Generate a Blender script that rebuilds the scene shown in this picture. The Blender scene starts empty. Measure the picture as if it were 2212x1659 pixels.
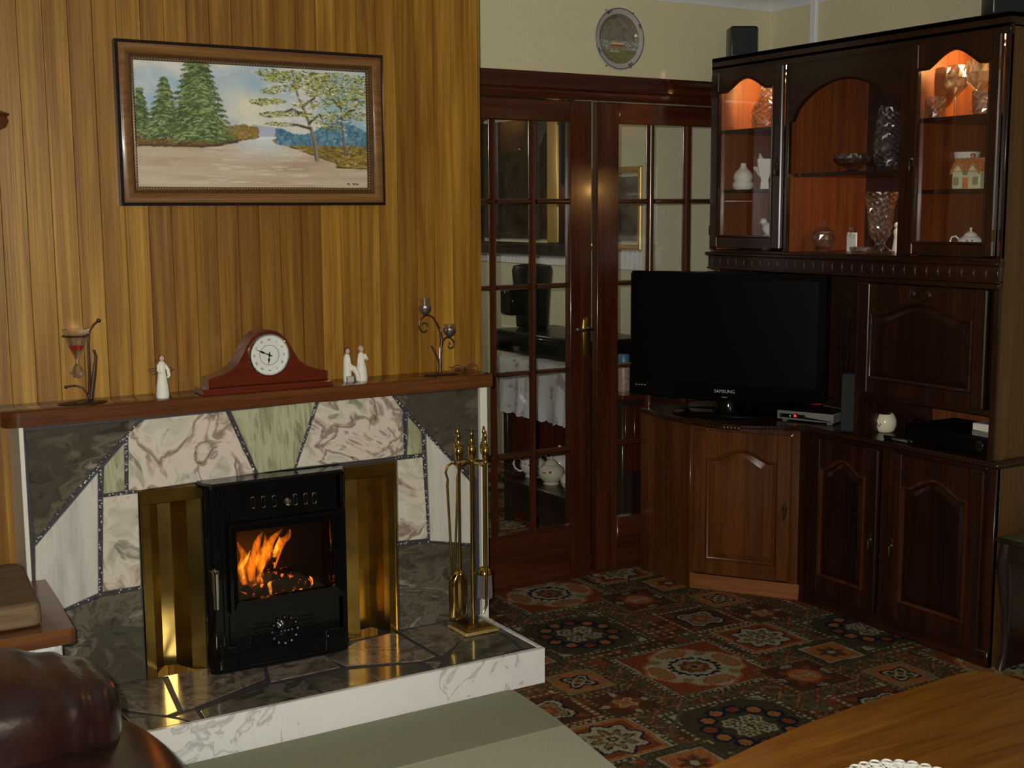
import bpy, bmesh, math, random
import numpy as np
from mathutils import Vector, Matrix, Euler
random.seed(7); rng=np.random.default_rng(11)
SC=bpy.context.scene; COL=SC.collection
PI=math.pi
# ---------------------------------------------------------------- camera
FOC=2741.5; YAW=math.radians(31.117); PIT=math.radians(7.7214); ROL=math.radians(-0.3391); EYE=Vector((0,0,1.548))
FW=Vector((math.sin(YAW)*math.cos(PIT),math.cos(YAW)*math.cos(PIT),-math.sin(PIT)))
_r=Vector((math.cos(YAW),-math.sin(YAW),0)); _u=_r.cross(FW)
RT=_r*math.cos(ROL)+_u*math.sin(ROL); UP=-_r*math.sin(ROL)+_u*math.cos(ROL)
cd=bpy.data.cameras.new('camera'); cam=bpy.data.objects.new('camera',cd); COL.objects.link(cam)
cd.sensor_width=36; cd.lens=FOC/2212*36; cd.clip_start=.05
m=Matrix((RT,UP,-FW)).transposed().to_4x4(); m.translation=EYE; cam.matrix_world=m
SC.camera=cam
# ---------------------------------------------------------------- world, lights, exposure
w=bpy.data.worlds.new('world'); SC.world=w; w.use_nodes=True
w.node_tree.nodes['Background'].inputs[0].default_value=(.05,.045,.04,1); w.node_tree.nodes['Background'].inputs[1].default_value=.3
SC.view_settings.view_transform='Standard'; SC.view_settings.look='None'
SC.view_settings.gamma=1; SC.view_settings.use_curve_mapping=False
SC.view_settings.exposure=0.32
cy=SC.cycles; cy.max_bounces=8; cy.diffuse_bounces=3; cy.glossy_bounces=3; cy.transmission_bounces=6; cy.transparent_max_bounces=12; cy.volume_bounces=0
cy.use_adaptive_sampling=True; cy.adaptive_threshold=.055; cy.volume_max_steps=96; cy.sample_clamp_indirect=4
def lamp(name,kind,loc,energy,color,size=.05,aim=None,spot=None,parent=None):
    l=bpy.data.lights.new(name,kind); l.energy=energy; l.color=color
    if kind=='AREA': l.shape='DISK'; l.size=size
    else: l.shadow_soft_size=size
    if kind=='SPOT': l.spot_size=math.radians(spot); l.spot_blend=.9
    o=bpy.data.objects.new(name,l); COL.objects.link(o); o.location=loc
    if aim is not None: o.rotation_euler=(Vector(aim)-Vector(loc)).to_track_quat('-Z','Y').to_euler()
    return o
# the flash of the camera that took the picture, a hand's breadth left of and above the lens
fl=EYE-RT*.055+UP*.045
lamp('camera_flash','SPOT',fl,300,(1,.965,.87),.014,fl+FW,82)
# (the two rooms' glowing lamp globes are built with their lamps, at the end)
# ---------------------------------------------------------------- measuring helper: where the sight line through a pixel of
# the 2212x1659 photograph meets a real plane of the room
def at(px,py,ax,v):
    d=FW+RT*((px-1106)/FOC)+UP*((829.5-py)/FOC); i='xyz'.index(ax)
    return EYE+d*((v-EYE[i])/d[i])
# ---------------------------------------------------------------- node materials
def newmat(name):
    mt=bpy.data.materials.new(name); mt.use_nodes=True; nt=mt.node_tree
    return mt,nt,nt.nodes['Principled BSDF']
def ramp(nt,stops):
    n=nt.nodes.new('ShaderNodeValToRGB'); e=n.color_ramp.elements
    while len(e)<len(stops): e.new(.5)
    for q,(p,c) in zip(e,stops): q.position=p; q.color=(*c,1)
    return n
def coords(nt,scale,rnd=0,kind='Object'):
    tc=nt.nodes.new('ShaderNodeTexCoord'); mp=nt.nodes.new('ShaderNodeMapping'); mp.inputs['Scale'].default_value=scale
    nt.links.new(tc.outputs[kind],mp.inputs['Vector'])
    if rnd:
        oi=nt.nodes.new('ShaderNodeObjectInfo'); mu=nt.nodes.new('ShaderNodeMath'); mu.operation='MULTIPLY'; mu.inputs[1].default_value=rnd
        nt.links.new(oi.outputs['Random'],mu.inputs[0]); cb=nt.nodes.new('ShaderNodeCombineXYZ')
        for i in range(3): nt.links.new(mu.outputs[0],cb.inputs[i])
        nt.links.new(cb.outputs[0],mp.inputs['Location'])
    return mp
def noise(nt,vec,scale,detail=4,rough=.5,dist=0):
    n=nt.nodes.new('ShaderNodeTexNoise'); n.inputs['Scale'].default_value=scale; n.inputs['Detail'].default_value=detail
    n.inputs['Roughness'].default_value=rough; n.inputs['Distortion'].default_value=dist
    nt.links.new(vec,n.inputs['Vector']); return n
def bump(nt,bs,h,st,dist=.002):
    b=nt.nodes.new('ShaderNodeBump'); b.inputs['Strength'].default_value=st; b.inputs['Distance'].default_value=dist
    nt.links.new(h,b.inputs['Height']); nt.links.new(b.outputs[0],bs.inputs['Normal'])
def mixc(nt,f,a,b,mode='MIX'):
    n=nt.nodes.new('ShaderNodeMix'); n.data_type='RGBA'; n.blend_type=mode
    for s,v in ((0,f),(6,a),(7,b)):
        if hasattr(v,'links') or hasattr(v,'is_output'): nt.links.new(v,n.inputs[s])
        elif s==0: n.inputs[0].default_value=v
        else: n.inputs[s].default_value=(*v,1)
    return n.outputs[2]
def plain(name,c,rough=.5,metal=0,spec=.5,coat=0,nz=0,nscale=60,var=0,emit=None,es=0):
    mt,nt,b=newmat(name); b.inputs['Base Color'].default_value=(*c,1); b.inputs['Roughness'].default_value=rough
    b.inputs['Metallic'].default_value=metal; b.inputs['Specular IOR Level'].default_value=spec; b.inputs['Coat Weight'].default_value=coat
    mp=coords(nt,(1,1,1))
    if nz or var:
        n=noise(nt,mp.outputs[0],nscale,4)
        if nz: bump(nt,b,n.outputs[0],nz)
        if var:
            r=ramp(nt,[(.3,tuple(x*(1-var) for x in c)),(.7,tuple(min(1,x*(1+var)) for x in c))]); nt.links.new(n.outputs[0],r.inputs[0]); nt.links.new(r.outputs[0],b.inputs['Base Color'])
    if emit: b.inputs['Emission Color'].default_value=(*emit,1); b.inputs['Emission Strength'].default_value=es
    return mt
def wood(name,dark,mid,light,ax='z',rough=.35,coat=.0,rnd=0,fine=26,long=.9,knots=0,shade=0,spec=.5,bmp=.25,rings=13,streak=0,patch=0):
    mt,nt,b=newmat(name)
    s=[fine]*3; s['xyz'.index(ax)]=long
    mp=coords(nt,s,rnd*40 if rnd else 0)
    n1=noise(nt,mp.outputs[0],1,6,.6,.6)
    s2=[fine*.28]*3; s2['xyz'.index(ax)]=long*.35
    mp2=coords(nt,s2,rnd*17 if rnd else 0)
    n2=noise(nt,mp2.outputs[0],1,2,.5,1.2)
    s3=[fine*9]*3; s3['xyz'.index(ax)]=long*7
    mp3=coords(nt,s3,rnd*9 if rnd else 0); n3=noise(nt,mp3.outputs[0],1,2)
    # cathedral rings: fine bands of the slow noise
    mu=nt.nodes.new('ShaderNodeMath'); mu.operation='MULTIPLY'; mu.inputs[1].default_value=rings; nt.links.new(n2.outputs[0],mu.inputs[0])
    fr=nt.nodes.new('ShaderNodeMath'); fr.operation='PINGPONG'; fr.inputs[1].default_value=1; nt.links.new(mu.outputs[0],fr.inputs[0])
    r1=ramp(nt,[(.25,dark),(.5,mid),(.75,light)]); nt.links.new(n1.outputs[0],r1.inputs[0])
    # ring lines darken
    rr=ramp(nt,[(0,(.84,.80,.76)),(.3,(1,1,1)),(1,(1.0,1.0,1.0))]); nt.links.new(fr.outputs[0],rr.inputs[0])
    c=mixc(nt,1,r1.outputs[0],rr.outputs[0],'MULTIPLY')
    r3=ramp(nt,[(.35,(.72,.68,.64)),(.55,(1,1,1))]); nt.links.new(n3.outputs[0],r3.inputs[0])
    c=mixc(nt,.6,c,r3.outputs[0],'MULTIPLY')
    if patch:
        mp4=coords(nt,(13,13,.9),rnd*23); n4=noise(nt,mp4.outputs[0],1,3,.6,.6); r4=ramp(nt,[(.30,(1-patch,1-patch*1.25,1-patch*1.5)),(.5,(1,1,1)),(.72,(1+patch*.75,1+patch*.95,1+patch*.9))]); nt.links.new(n4.outputs[0],r4.inputs[0]); c=mixc(nt,1,c,r4.outputs[0],'MULTIPLY')
    if shade:
        oi=nt.nodes.new('ShaderNodeObjectInfo'); rs=ramp(nt,[(0,(1-shade,1-shade*1.15,1-shade*1.2)),(.5,(1,1,1)),(1,(1+shade*.4,1+shade*.45,1+shade*.5))])
        nt.links.new(oi.outputs['Random'],rs.inputs[0]); c=mixc(nt,1,c,rs.outputs[0],'MULTIPLY')
    nt.links.new(c,b.inputs['Base Color']); b.inputs['Roughness'].default_value=rough; b.inputs['Coat Weight'].default_value=coat
    b.inputs['Coat Roughness'].default_value=.12; b.inputs['Specular IOR Level'].default_value=spec
    if streak: bump(nt,b,n3.outputs[0],streak,.0012)
    else: bump(nt,b,n1.outputs[0],bmp,.0015)
    return mt
def stone(name,stops,scale=6,warp=.6,stretch=(1,1,1),rough=.2,coat=.3,rnd=1,detail=7,wscale=2.5,speck=0):
    mt,nt,b=newmat(name); mp=coords(nt,stretch,50 if rnd else 0)
    n0=noise(nt,mp.outputs[0],wscale,3,.5,.4)
    va=nt.nodes.new('ShaderNodeVectorMath'); va.operation='MULTIPLY_ADD'; nt.links.new(n0.outputs['Color'],va.inputs[0])
    va.inputs[1].default_value=(warp,)*3; nt.links.new(mp.outputs[0],va.inputs[2])
    n1=noise(nt,va.outputs[0],scale,detail,.6,.3)
    r=ramp(nt,stops); nt.links.new(n1.outputs[0],r.inputs[0]); c=r.outputs[0]
    if speck:
        n2=noise(nt,va.outputs[0],scale*5,3); r2=ramp(nt,[(.34,(.35,.33,.32)),(.40,(1,1,1))]); nt.links.new(n2.outputs[0],r2.inputs[0])
        c=mixc(nt,speck,c,r2.outputs[0],'MULTIPLY')
    nt.links.new(c,b.inputs['Base Color']); b.inputs['Roughness'].default_value=rough; b.inputs['Coat Weight'].default_value=coat
    return mt
def glass_pane(name,tint=(1,1,1),gl=1.0):
    mt,nt,b=newmat(name); nt.nodes.remove(b); o=nt.nodes['Material Output']
    t=nt.nodes.new('ShaderNodeBsdfTransparent'); t.inputs[0].default_value=(*tint,1)
    g=nt.nodes.new('ShaderNodeBsdfGlossy'); g.inputs['Roughness'].default_value=.02
    f=nt.nodes.new('ShaderNodeFresnel'); f.inputs[0].default_value=1.45; mu=nt.nodes.new('ShaderNodeMath'); mu.operation='MULTIPLY'; mu.inputs[1].default_value=gl
    nt.links.new(f.outputs[0],mu.inputs[0])
    # the same reflectance from either side of the pane
    ge=nt.nodes.new('ShaderNodeNewGeometry'); mr=nt.nodes.new('ShaderNodeMapRange'); mr.inputs['To Min'].default_value=1.45; mr.inputs['To Max'].default_value=1/1.45
    nt.links.new(ge.outputs['Backfacing'],mr.inputs['Value']); nt.links.new(mr.outputs[0],f.inputs[0])
    x=nt.nodes.new('ShaderNodeMixShader'); nt.links.new(mu.outputs[0],x.inputs[0]); nt.links.new(t.outputs[0],x.inputs[1]); nt.links.new(g.outputs[0],x.inputs[2])
    nt.links.new(x.outputs[0],o.inputs[0]); return mt
def crystal(name,tint=(1,1,1),tr=.45,gl=.10):
    mt,nt,b=newmat(name); nt.nodes.remove(b); o=nt.nodes['Material Output']
    t=nt.nodes.new('ShaderNodeBsdfTransparent'); t.inputs[0].default_value=(*tint,1)
    g=nt.nodes.new('ShaderNodeBsdfGlass'); g.inputs['Roughness'].default_value=.03; g.inputs['IOR'].default_value=1.5; g.inputs[0].default_value=(*tint,1)
    x=nt.nodes.new('ShaderNodeMixShader'); x.inputs[0].default_value=1-tr
    nt.links.new(t.outputs[0],x.inputs[1]); nt.links.new(g.outputs[0],x.inputs[2])
    h=nt.nodes.new('ShaderNodeBsdfGlossy'); h.inputs['Roughness'].default_value=.16; y=nt.nodes.new('ShaderNodeMixShader'); y.inputs[0].default_value=gl
    nt.links.new(x.outputs[0],y.inputs[1]); nt.links.new(h.outputs[0],y.inputs[2]); nt.links.new(y.outputs[0],o.inputs[0]); return mt
def vcol(name,rough=.6,spec=.3,nz=0,nscale=300,coat=0):
    mt,nt,b=newmat(name); a=nt.nodes.new('ShaderNodeVertexColor'); a.layer_name='paint'
    nt.links.new(a.outputs[0],b.inputs['Base Color']); b.inputs['Roughness'].default_value=rough; b.inputs['Specular IOR Level'].default_value=spec; b.inputs['Coat Weight'].default_value=coat
    if nz:
        mp=coords(nt,(1,1,1)); n=noise(nt,mp.outputs[0],nscale,3); bump(nt,b,n.outputs[0],nz,.004)
    return mt
def S(r,g,b_):  # sRGB 0-255 to linear
    return tuple((x/255/12.92 if x/255<=.04045 else ((x/255+.055)/1.055)**2.4) for x in (r,g,b_))
M={}
M['board']=wood('board_wood',(.175,.070,.008),(.295,.137,.016),(.46,.250,.036),'z',.38,.0,rnd=1,fine=26,long=.55,shade=.22,rings=14,streak=.35,spec=.45,patch=.36)
M['mantel']=wood('mantel_wood',(.06,.017,.006),(.105,.032,.010),(.16,.055,.017),'x',.22,.4,fine=22)
for a in 'xyz':
    M['mah_'+a]=wood('mahogany_'+a,(.030,.007,.0025),(.058,.014,.0045),(.095,.025,.008),a,.24,.35,rnd=.3,fine=24)
    M['unit_'+a]=wood('cabinet_wood_'+a,(.011,.0030,.0012),(.023,.0066,.0022),(.044,.0135,.0040),a,.28,.08,rnd=.3,fine=20)
M['inner']=wood('cabinet_inner_wood',(.10,.024,.007),(.18,.046,.011),(.25,.075,.017),'z',.5,.0,fine=30)
M['endp']=wood('end_panel_wood',(.06,.027,.008),(.10,.047,.013),(.135,.066,.02),'z',.45,.0,fine=30)
M['cornerw']=wood('corner_cabinet_wood',(.045,.013,.0036),(.088,.027,.0062),(.14,.047,.011),'z',.24,.4,fine=18)
M['table']=wood('coffee_table_wood',(.13,.044,.006),(.22,.084,.011),(.30,.13,.019),'x',.28,.25,fine=14,long=1.2)
M['ledge']=wood('ledge_wood',(.09,.032,.011),(.15,.053,.017),(.21,.085,.027),'x',.3,.3,fine=22)
M['clock']=wood('clock_wood',(.075,.010,.005),(.115,.016,.007),(.155,.025,.010),'x',.15,.8,fine=16)
M['dark']=wood('dark_wood',(.012,.008,.007),(.024,.016,.012),(.04,.026,.018),'z',.3,.2)
M['cream']=plain('cream_wall_paint',(.62,.565,.37),.85,nz=.12,nscale=90,var=.03)
M['creamd']=plain('dining_wall_paint',(.60,.585,.44),.8,nz=.1,nscale=90,var=.03)
M['white']=plain('white_paint',(.72,.74,.76),.7,nz=.05)
M['ivory']=plain('ivory_gloss_paint',(.72,.70,.62),.35,nz=.05,nscale=30)
sw=[(.28,(.10,.085,.06)),(.38,(.26,.22,.17)),(.44,(.55,.50,.42)),(.50,(.62,.52,.45)),(.54,(.30,.23,.20)),(.58,(.60,.55,.45)),(.68,(.42,.40,.31)),(.78,(.20,.20,.14))]
M['swirl']=stone('swirled_pink_marble',[(.25,(.20,.18,.13)),(.36,(.40,.37,.28)),(.42,(.62,.57,.49)),(.48,(.66,.56,.48)),(.51,(.36,.28,.23)),(.535,(.22,.18,.14)),(.56,(.50,.43,.35)),(.60,(.66,.60,.51)),(.67,(.46,.44,.34)),(.70,(.24,.22,.16)),(.76,(.5,.48,.4))],2.3,1.3,wscale=3,speck=.7)
M['darkst']=stone('dark_grey_green_stone',[(.22,(.03,.028,.02)),(.36,(.075,.066,.048)),(.46,(.055,.050,.036)),(.53,(.13,.115,.085)),(.56,(.06,.052,.038)),(.60,(.22,.195,.15)),(.68,(.40,.36,.29)),(.74,(.16,.14,.10)),(.85,(.34,.30,.24))],1.7,1.3,(1,1,1.9),wscale=2.2,speck=.6)
M['pale']=stone('pale_striped_marble',[(.3,(.42,.40,.36)),(.45,(.56,.54,.49)),(.55,(.62,.59,.54)),(.62,(.48,.45,.41)),(.75,(.60,.57,.52))],5,.15,(3.4,3.4,.4),wscale=1.5)
M['greenst']=stone('green_streaked_marble',[(.28,(.17,.16,.11)),(.42,(.33,.33,.20)),(.50,(.46,.46,.32)),(.56,(.27,.26,.15)),(.68,(.52,.50,.38)),(.8,(.36,.33,.24))],4,.35,(3.6,3.6,.55),wscale=2,speck=.5)
M['vein']=stone('white_veined_marble',[(.30,(.66,.67,.66)),(.462,(.76,.76,.74)),(.488,(.46,.46,.46)),(.50,(.74,.74,.72)),(.7,(.80,.80,.78))],2.2,.7,wscale=3,rough=.25)
M['hst_a']=stone('brown_hearth_stone',[(.3,(.05,.04,.03)),(.43,(.15,.12,.09)),(.50,(.25,.20,.155)),(.54,(.09,.07,.052)),(.62,(.17,.135,.10)),(.8,(.32,.27,.21))],4.5,1.0,(1,1,1),rough=.2,coat=.35,speck=.4)
M['hst_b']=stone('green_hearth_stone',[(.3,(.03,.03,.02)),(.45,(.055,.055,.038)),(.55,(.14,.13,.095)),(.60,(.035,.035,.025)),(.8,(.22,.2,.15))],3.6,1.0,(1,1,1),rough=.18,coat=.4)
M['joint']=plain('dark_joint_mortar',(.035,.032,.04),.6,nz=.6,nscale=240,var=.5)
M['pebA']=plain('dark_chippings',(.06,.055,.065),.25,nz=.2)
M['pebB']=plain('pale_chippings',(.42,.42,.45),.2,nz=.2)
M['brass']=plain('polished_brass',(.62,.43,.13),.16,1,nz=.05,nscale=8)
M['brassd']=plain('tarnished_brass',(.50,.33,.085),.2,.97,nz=.12,nscale=14,var=.25)
M['goldf']=plain('gilt',(.60,.42,.16),.35,.55,nz=.1)
M['enamel']=plain('black_enamel',(.004,.004,.0045),.10,0,.35,coat=.15,nz=.03,nscale=20)
M['iron']=plain('sooty_iron',(.02,.018,.016),.6,.2,nz=.3,nscale=50)
M['chrome']=plain('chrome',(.75,.75,.76),.1,1,nz=.02)
M['steel']=plain('silver_plastic',(.36,.36,.35),.32,.6,nz=.03)
M['ant']=plain('antique_brass',(.055,.042,.022),.35,.8,nz=.15)
M['pewter']=plain('pewter_cup',(.34,.32,.34),.22,.9,nz=.3)
M['bronze']=plain('bronze_wire',(.13,.09,.075),.25,.85,nz=.1)
M['wframe']=wood('frame_wood',(.11,.045,.012),(.19,.085,.022),(.26,.13,.035),'x',.35,.2,fine=40)
M['fblack']=plain('frame_black_edge',(.012,.008,.010),.3,nz=.1)
M['fgilt']=plain('frame_inner_gilding',(.11,.06,.025),.35,.3,nz=.4,nscale=300,var=.5)
M['black']=plain('black_plastic',(.005,.005,.006),.3,nz=.03)
M['screen']=plain('tv_screen',(.002,.002,.0022),.3,spec=.12,coat=0,nz=.01)
M['gloss']=plain('piano_black',(.003,.003,.0035),.08,spec=.3,coat=.1,nz=.01)
M['cloth_s']=plain('speaker_cloth',(.010,.013,.016),.8,nz=.4,nscale=500)
M['chinaw']=plain('white_china',(.74,.72,.66),.15,coat=.5,nz=.02)
M['figw']=plain('cream_resin',(.74,.71,.62),.6,nz=.15,nscale=120)
M['figs']=plain('skin_resin',(.55,.38,.27),.6,nz=.1)
M['figh']=plain('brown_resin',(.13,.05,.035),.6,nz=.1)
M['figg']=plain('grey_resin',(.42,.40,.40),.6,nz=.1)
M['glass']=glass_pane('window_glass')
M['glassd']=glass_pane('cabinet_glass')
M['stoveglass']=glass_pane('stove_glass',(.75,.66,.55))
M['crys']=crystal('cut_crystal')
M['crysg']=crystal('cut_glass_goblet',(1,1,1),.35,.28)
M['crysa']=crystal('clear_glass',(1,1,1),.6,.08)
M['leather']=None
# ---------------------------------------------------------------- geometry helpers
WM={}
class B:
    """collects geometry for ONE mesh object"""
    def __init__(s): s.bm=bmesh.new()
    def _take(s,vs,mat4):
        bmesh.ops.transform(s.bm,matrix=mat4,verts=vs); return s
    def box(s,x0,x1,y0,y1,z0,z1,bev=0,seg=1,rot=None):
        g=bmesh.ops.create_cube(s.bm,size=1)['verts']
        bmesh.ops.scale(s.bm,vec=(abs(x1-x0),abs(y1-y0),abs(z1-z0)),verts=g)
        if bev:
            ed=list({e for v in g for e in v.link_edges})
            r=bmesh.ops.bevel(s.bm,geom=ed,offset=bev,segments=seg,affect='EDGES',profile=.5)
            g=list({v for f in r['faces'] for v in f.verts}|{v for v in g if v.is_valid})
        c=Vector(((x0+x1)/2,(y0+y1)/2,(z0+z1)/2))
        mt=Matrix.Translation(c)
        if rot: mt=mt@Euler(rot).to_matrix().to_4x4()
        return s._take(g,mt)
    def lathe(s,prof,c=(0,0,0),seg=24,cap=True,rot=None,twist=0,sx=1,sy=1,flute=0,nfl=0):
        rings=[]
        for k,(r,z) in enumerate(prof):
            if r<1e-5: rings.append([s.bm.verts.new((0,0,z))]); continue
            a0=twist*k
            ring=[]
            for i in range(seg):
                a=2*PI*i/seg+a0; rr=r*(1+flute*math.cos(nfl*a))
                ring.append(s.bm.verts.new((rr*math.cos(a)*sx,rr*math.sin(a)*sy,z)))
            rings.append(ring)
        for a,b in zip(rings,rings[1:]):
            if len(a)==1 and len(b)==1: continue
            for i in range(seg):
                j=(i+1)%seg
                if len(a)==1: s.bm.faces.new((a[0],b[j],b[i]))
                elif len(b)==1: s.bm.faces.new((a[i],a[j],b[0]))
                else: s.bm.faces.new((a[i],a[j],b[j],b[i]))
        if cap:
            if len(rings[0])>1: s.bm.faces.new(rings[0][::-1])
            if len(rings[-1])>1: s.bm.faces.new(rings[-1])
        vs=[v for r in rings for v in r]
        mt=Matrix.Translation(Vector(c))
        if rot: mt=mt@Euler(rot).to_matrix().to_4x4()
        return s._take(vs,mt)
    def tube(s,pts,r,seg=8,closed=False):
        P=[Vector(p) for p in pts]; n=len(P); R=r if hasattr(r,'__len__') else [r]*n
        rings=[]; prev=None
        for i in range(n):
            a=P[(i-1)%n] if (closed or i>0) else P[i]; b=P[(i+1)%n] if (closed or i<n-1) else P[i]
            t=(b-a).normalized()
            if prev is None:
                up=Vector((0,0,1)) if abs(t.z)<.9 else Vector((1,0,0)); prev=t.cross(up).normalized()
            u=(prev-t*prev.dot(t)).normalized(); prev=u; v=t.cross(u)
            rings.append([s.bm.verts.new(P[i]+(u*math.cos(2*PI*k/seg)+v*math.sin(2*PI*k/seg))*R[i]) for k in range(seg)])
        m_=n if closed else n-1
        for i in range(m_):
            a,b=rings[i],rings[(i+1)%n]
            for k in range(seg): s.bm.faces.new((a[k],a[(k+1)%seg],b[(k+1)%seg],b[k]))
        if not closed: s.bm.faces.new(rings[0][::-1]); s.bm.faces.new(rings[-1])
        return s
    def ball(s,c,r,seg=12,sc=(1,1,1),rot=None):
        n=seg//2
        prof=[(r*math.sin(PI*k/n),-r*math.cos(PI*k/n)) for k in range(n+1)]; prof[0]=(0,-r); prof[-1]=(0,r)
        rings=[]
        for (q,z) in prof:
            if q<1e-6: rings.append([s.bm.verts.new((0,0,z*sc[2]))])
            else: rings.append([s.bm.verts.new((q*math.cos(2*PI*i/seg)*sc[0],q*math.sin(2*PI*i/seg)*sc[1],z*sc[2])) for i in range(seg)])
        for a,b in zip(rings,rings[1:]):
            for i in range(seg):
                j=(i+1)%seg
                if len(a)==1: s.bm.faces.new((a[0],b[j],b[i]))
                elif len(b)==1: s.bm.faces.new((a[i],a[j],b[0]))
                else: s.bm.faces.new((a[i],a[j],b[j],b[i]))
        mt=Matrix.Translation(Vector(c))
        if rot: mt=mt@Euler(rot).to_matrix().to_4x4()
        return s._take([v for r_ in rings for v in r_],mt)
    def prism(s,poly,axis,a,b,inset=0,depth_in=0,inner=None):
        """polygon in the plane normal to axis, from coordinate a to b along it (b = visible side, may be chamfered)"""
        def P(u,v,t): return {'x':(t,u,v),'y':(u,t,v),'z':(u,v,t)}[axis]
        A=[s.bm.verts.new(P(u,v,a)) for u,v in poly]
        if inset or inner:
            pi=inner or inset_poly(poly,inset); b0=b-depth_in*(1 if b>a else -1)
            C=[s.bm.verts.new(P(u,v,b0)) for u,v in poly]; D=[s.bm.verts.new(P(u,v,b)) for u,v in pi]
            L=[A,C,D]
        else: L=[A,[s.bm.verts.new(P(u,v,b)) for u,v in poly]]
        n=len(poly)
        for X,Y in zip(L,L[1:]):
            for i in range(n): s.bm.faces.new((X[i],X[(i+1)%n],Y[(i+1)%n],Y[i]))
        s.bm.faces.new(L[0][::-1]); s.bm.faces.new(L[-1]); return s
    def sweep(s,prof,path,closed=False,nrm=None):
        """2D profile (a = outward, b = up) along a horizontal path of (x,y) with z; outward is to the right of travel"""
        P=[Vector(p) for p in path]; n=len(P); rings=[]
        for i in range(n):
            a=P[(i-1)%n] if (closed or i>0) else None; b=P[(i+1)%n] if (closed or i<n-1) else None
            d1=(P[i]-a).normalized() if a is not None else None; d2=(b-P[i]).normalized() if b is not None else None
            if d1 is None: d1=d2
            if d2 is None: d2=d1
            N=Vector(nrm) if nrm else Vector((0,0,1))
            o1=d1.cross(N); o2=d2.cross(N); o=(o1+o2); o=o/max(1e-6,o.length_squared)*2
            rings.append([s.bm.verts.new(P[i]+o*u+N*v) for u,v in prof])
        k=len(prof); m_=n if closed else n-1
        for i in range(m_):
            a,b=rings[i],rings[(i+1)%n]
            for j in range(k): s.bm.faces.new((a[j],a[(j+1)%k],b[(j+1)%k],b[j]))
        if not closed: s.bm.faces.new(rings[0][::-1]); s.bm.faces.new(rings[-1])
        return s
    def grid(s,nx,ny,fn):
        V=[[s.bm.verts.new(fn(i/nx,j/ny)) for i in range(nx+1)] for j in range(ny+1)]
        for j in range(ny):
            for i in range(nx): s.bm.faces.new((V[j][i],V[j][i+1],V[j+1][i+1],V[j+1][i]))
        return s
    def build(s,name,mat,parent=None,smooth=True,kind=None,label=None,local=False,angle=38):
        bmesh.ops.recalc_face_normals(s.bm,faces=s.bm.faces[:])
        if parent is not None and not local:
            bmesh.ops.transform(s.bm,matrix=wm(parent).inverted(),verts=s.bm.verts[:])
        me=bpy.data.meshes.new(name)
        if smooth:
            th=math.radians(angle)
            for f in s.bm.faces: f.smooth=True
            for e in s.bm.edges:
                if len(e.link_faces)==2 and e.calc_face_angle(0)>th: e.smooth=False
        s.bm.to_mesh(me); s.bm.free()
        me.materials.append(M[mat] if isinstance(mat,str) else mat)
        o=bpy.data.objects.new(name,me); COL.objects.link(o)
        if parent is not None: o.parent=parent
        if kind: o['kind']=kind
        if label: o['label']=label
        return o
def wm(o):
    m_=Matrix.LocRotScale(o.location,o.rotation_euler,o.scale)
    return wm(o.parent)@m_ if o.parent else m_
def inset_poly(poly,d):
    n=len(poly); P=[Vector(p) for p in poly]
    ar=sum(P[i].x*P[(i+1)%n].y-P[(i+1)%n].x*P[i].y for i in range(n)); sg=1 if ar>0 else -1
    out=[]
    for i in range(n):
        a=(P[i]-P[i-1]).normalized(); b=(P[(i+1)%n]-P[i]).normalized()
        na=Vector((-a.y,a.x))*sg; nb=Vector((-b.y,b.x))*sg; m_=na+nb
        m_=m_/max(.25,m_.length_squared)*2 if m_.length>1e-4 else na
        out.append(tuple(P[i]+m_*d))
    return out
def thing(name,label,cat,loc=(0,0,0),rz=0,group=None):
    o=bpy.data.objects.new(name,None); COL.objects.link(o); o.empty_display_size=.05
    o.location=loc; o.rotation_euler=(0,0,rz); o['label']=label; o['category']=cat
    if group: o['group']=group
    return o
def tag(o,label,cat,group=None):
    o['label']=label; o['category']=cat
    if group: o['group']=group
    return o
def struct(o): o['kind']='structure'; return o
def origin(o,p):
    """move a top-level mesh's origin to its base"""
    p=Vector(p); o.data.transform(Matrix.Translation(-p)); o.location=p; return o
def dup(root,loc=None,rz=None,label=None):
    r=root.copy(); COL.objects.link(r)
    if loc is not None: r.location=loc
    if rz is not None: r.rotation_euler=(0,0,rz)
    if label: r['label']=label
    for ch in list(root.children):
        c=ch.copy(); COL.objects.link(c); c.parent=r
        for g in list(ch.children):
            d=g.copy(); COL.objects.link(d); d.parent=c
    return r
def text_mesh(txt,size,mat,name,parent,mat4,ext=.0004):
    cu=bpy.data.curves.new('lettering','FONT'); cu.body=txt; cu.size=size; cu.align_x='CENTER'; cu.align_y='CENTER'; cu.extrude=ext; cu.resolution_u=3
    t=bpy.data.objects.new('lettering',cu); COL.objects.link(t); dg=bpy.context.evaluated_depsgraph_get()
    me=bpy.data.meshes.new_from_object(t.evaluated_get(dg)); bpy.data.objects.remove(t)
    me.transform(mat4); me.materials.clear(); me.materials.append(M[mat] if isinstance(mat,str) else mat)
    o=bpy.data.objects.new(name,me); COL.objects.link(o); o.parent=parent; return o
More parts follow.
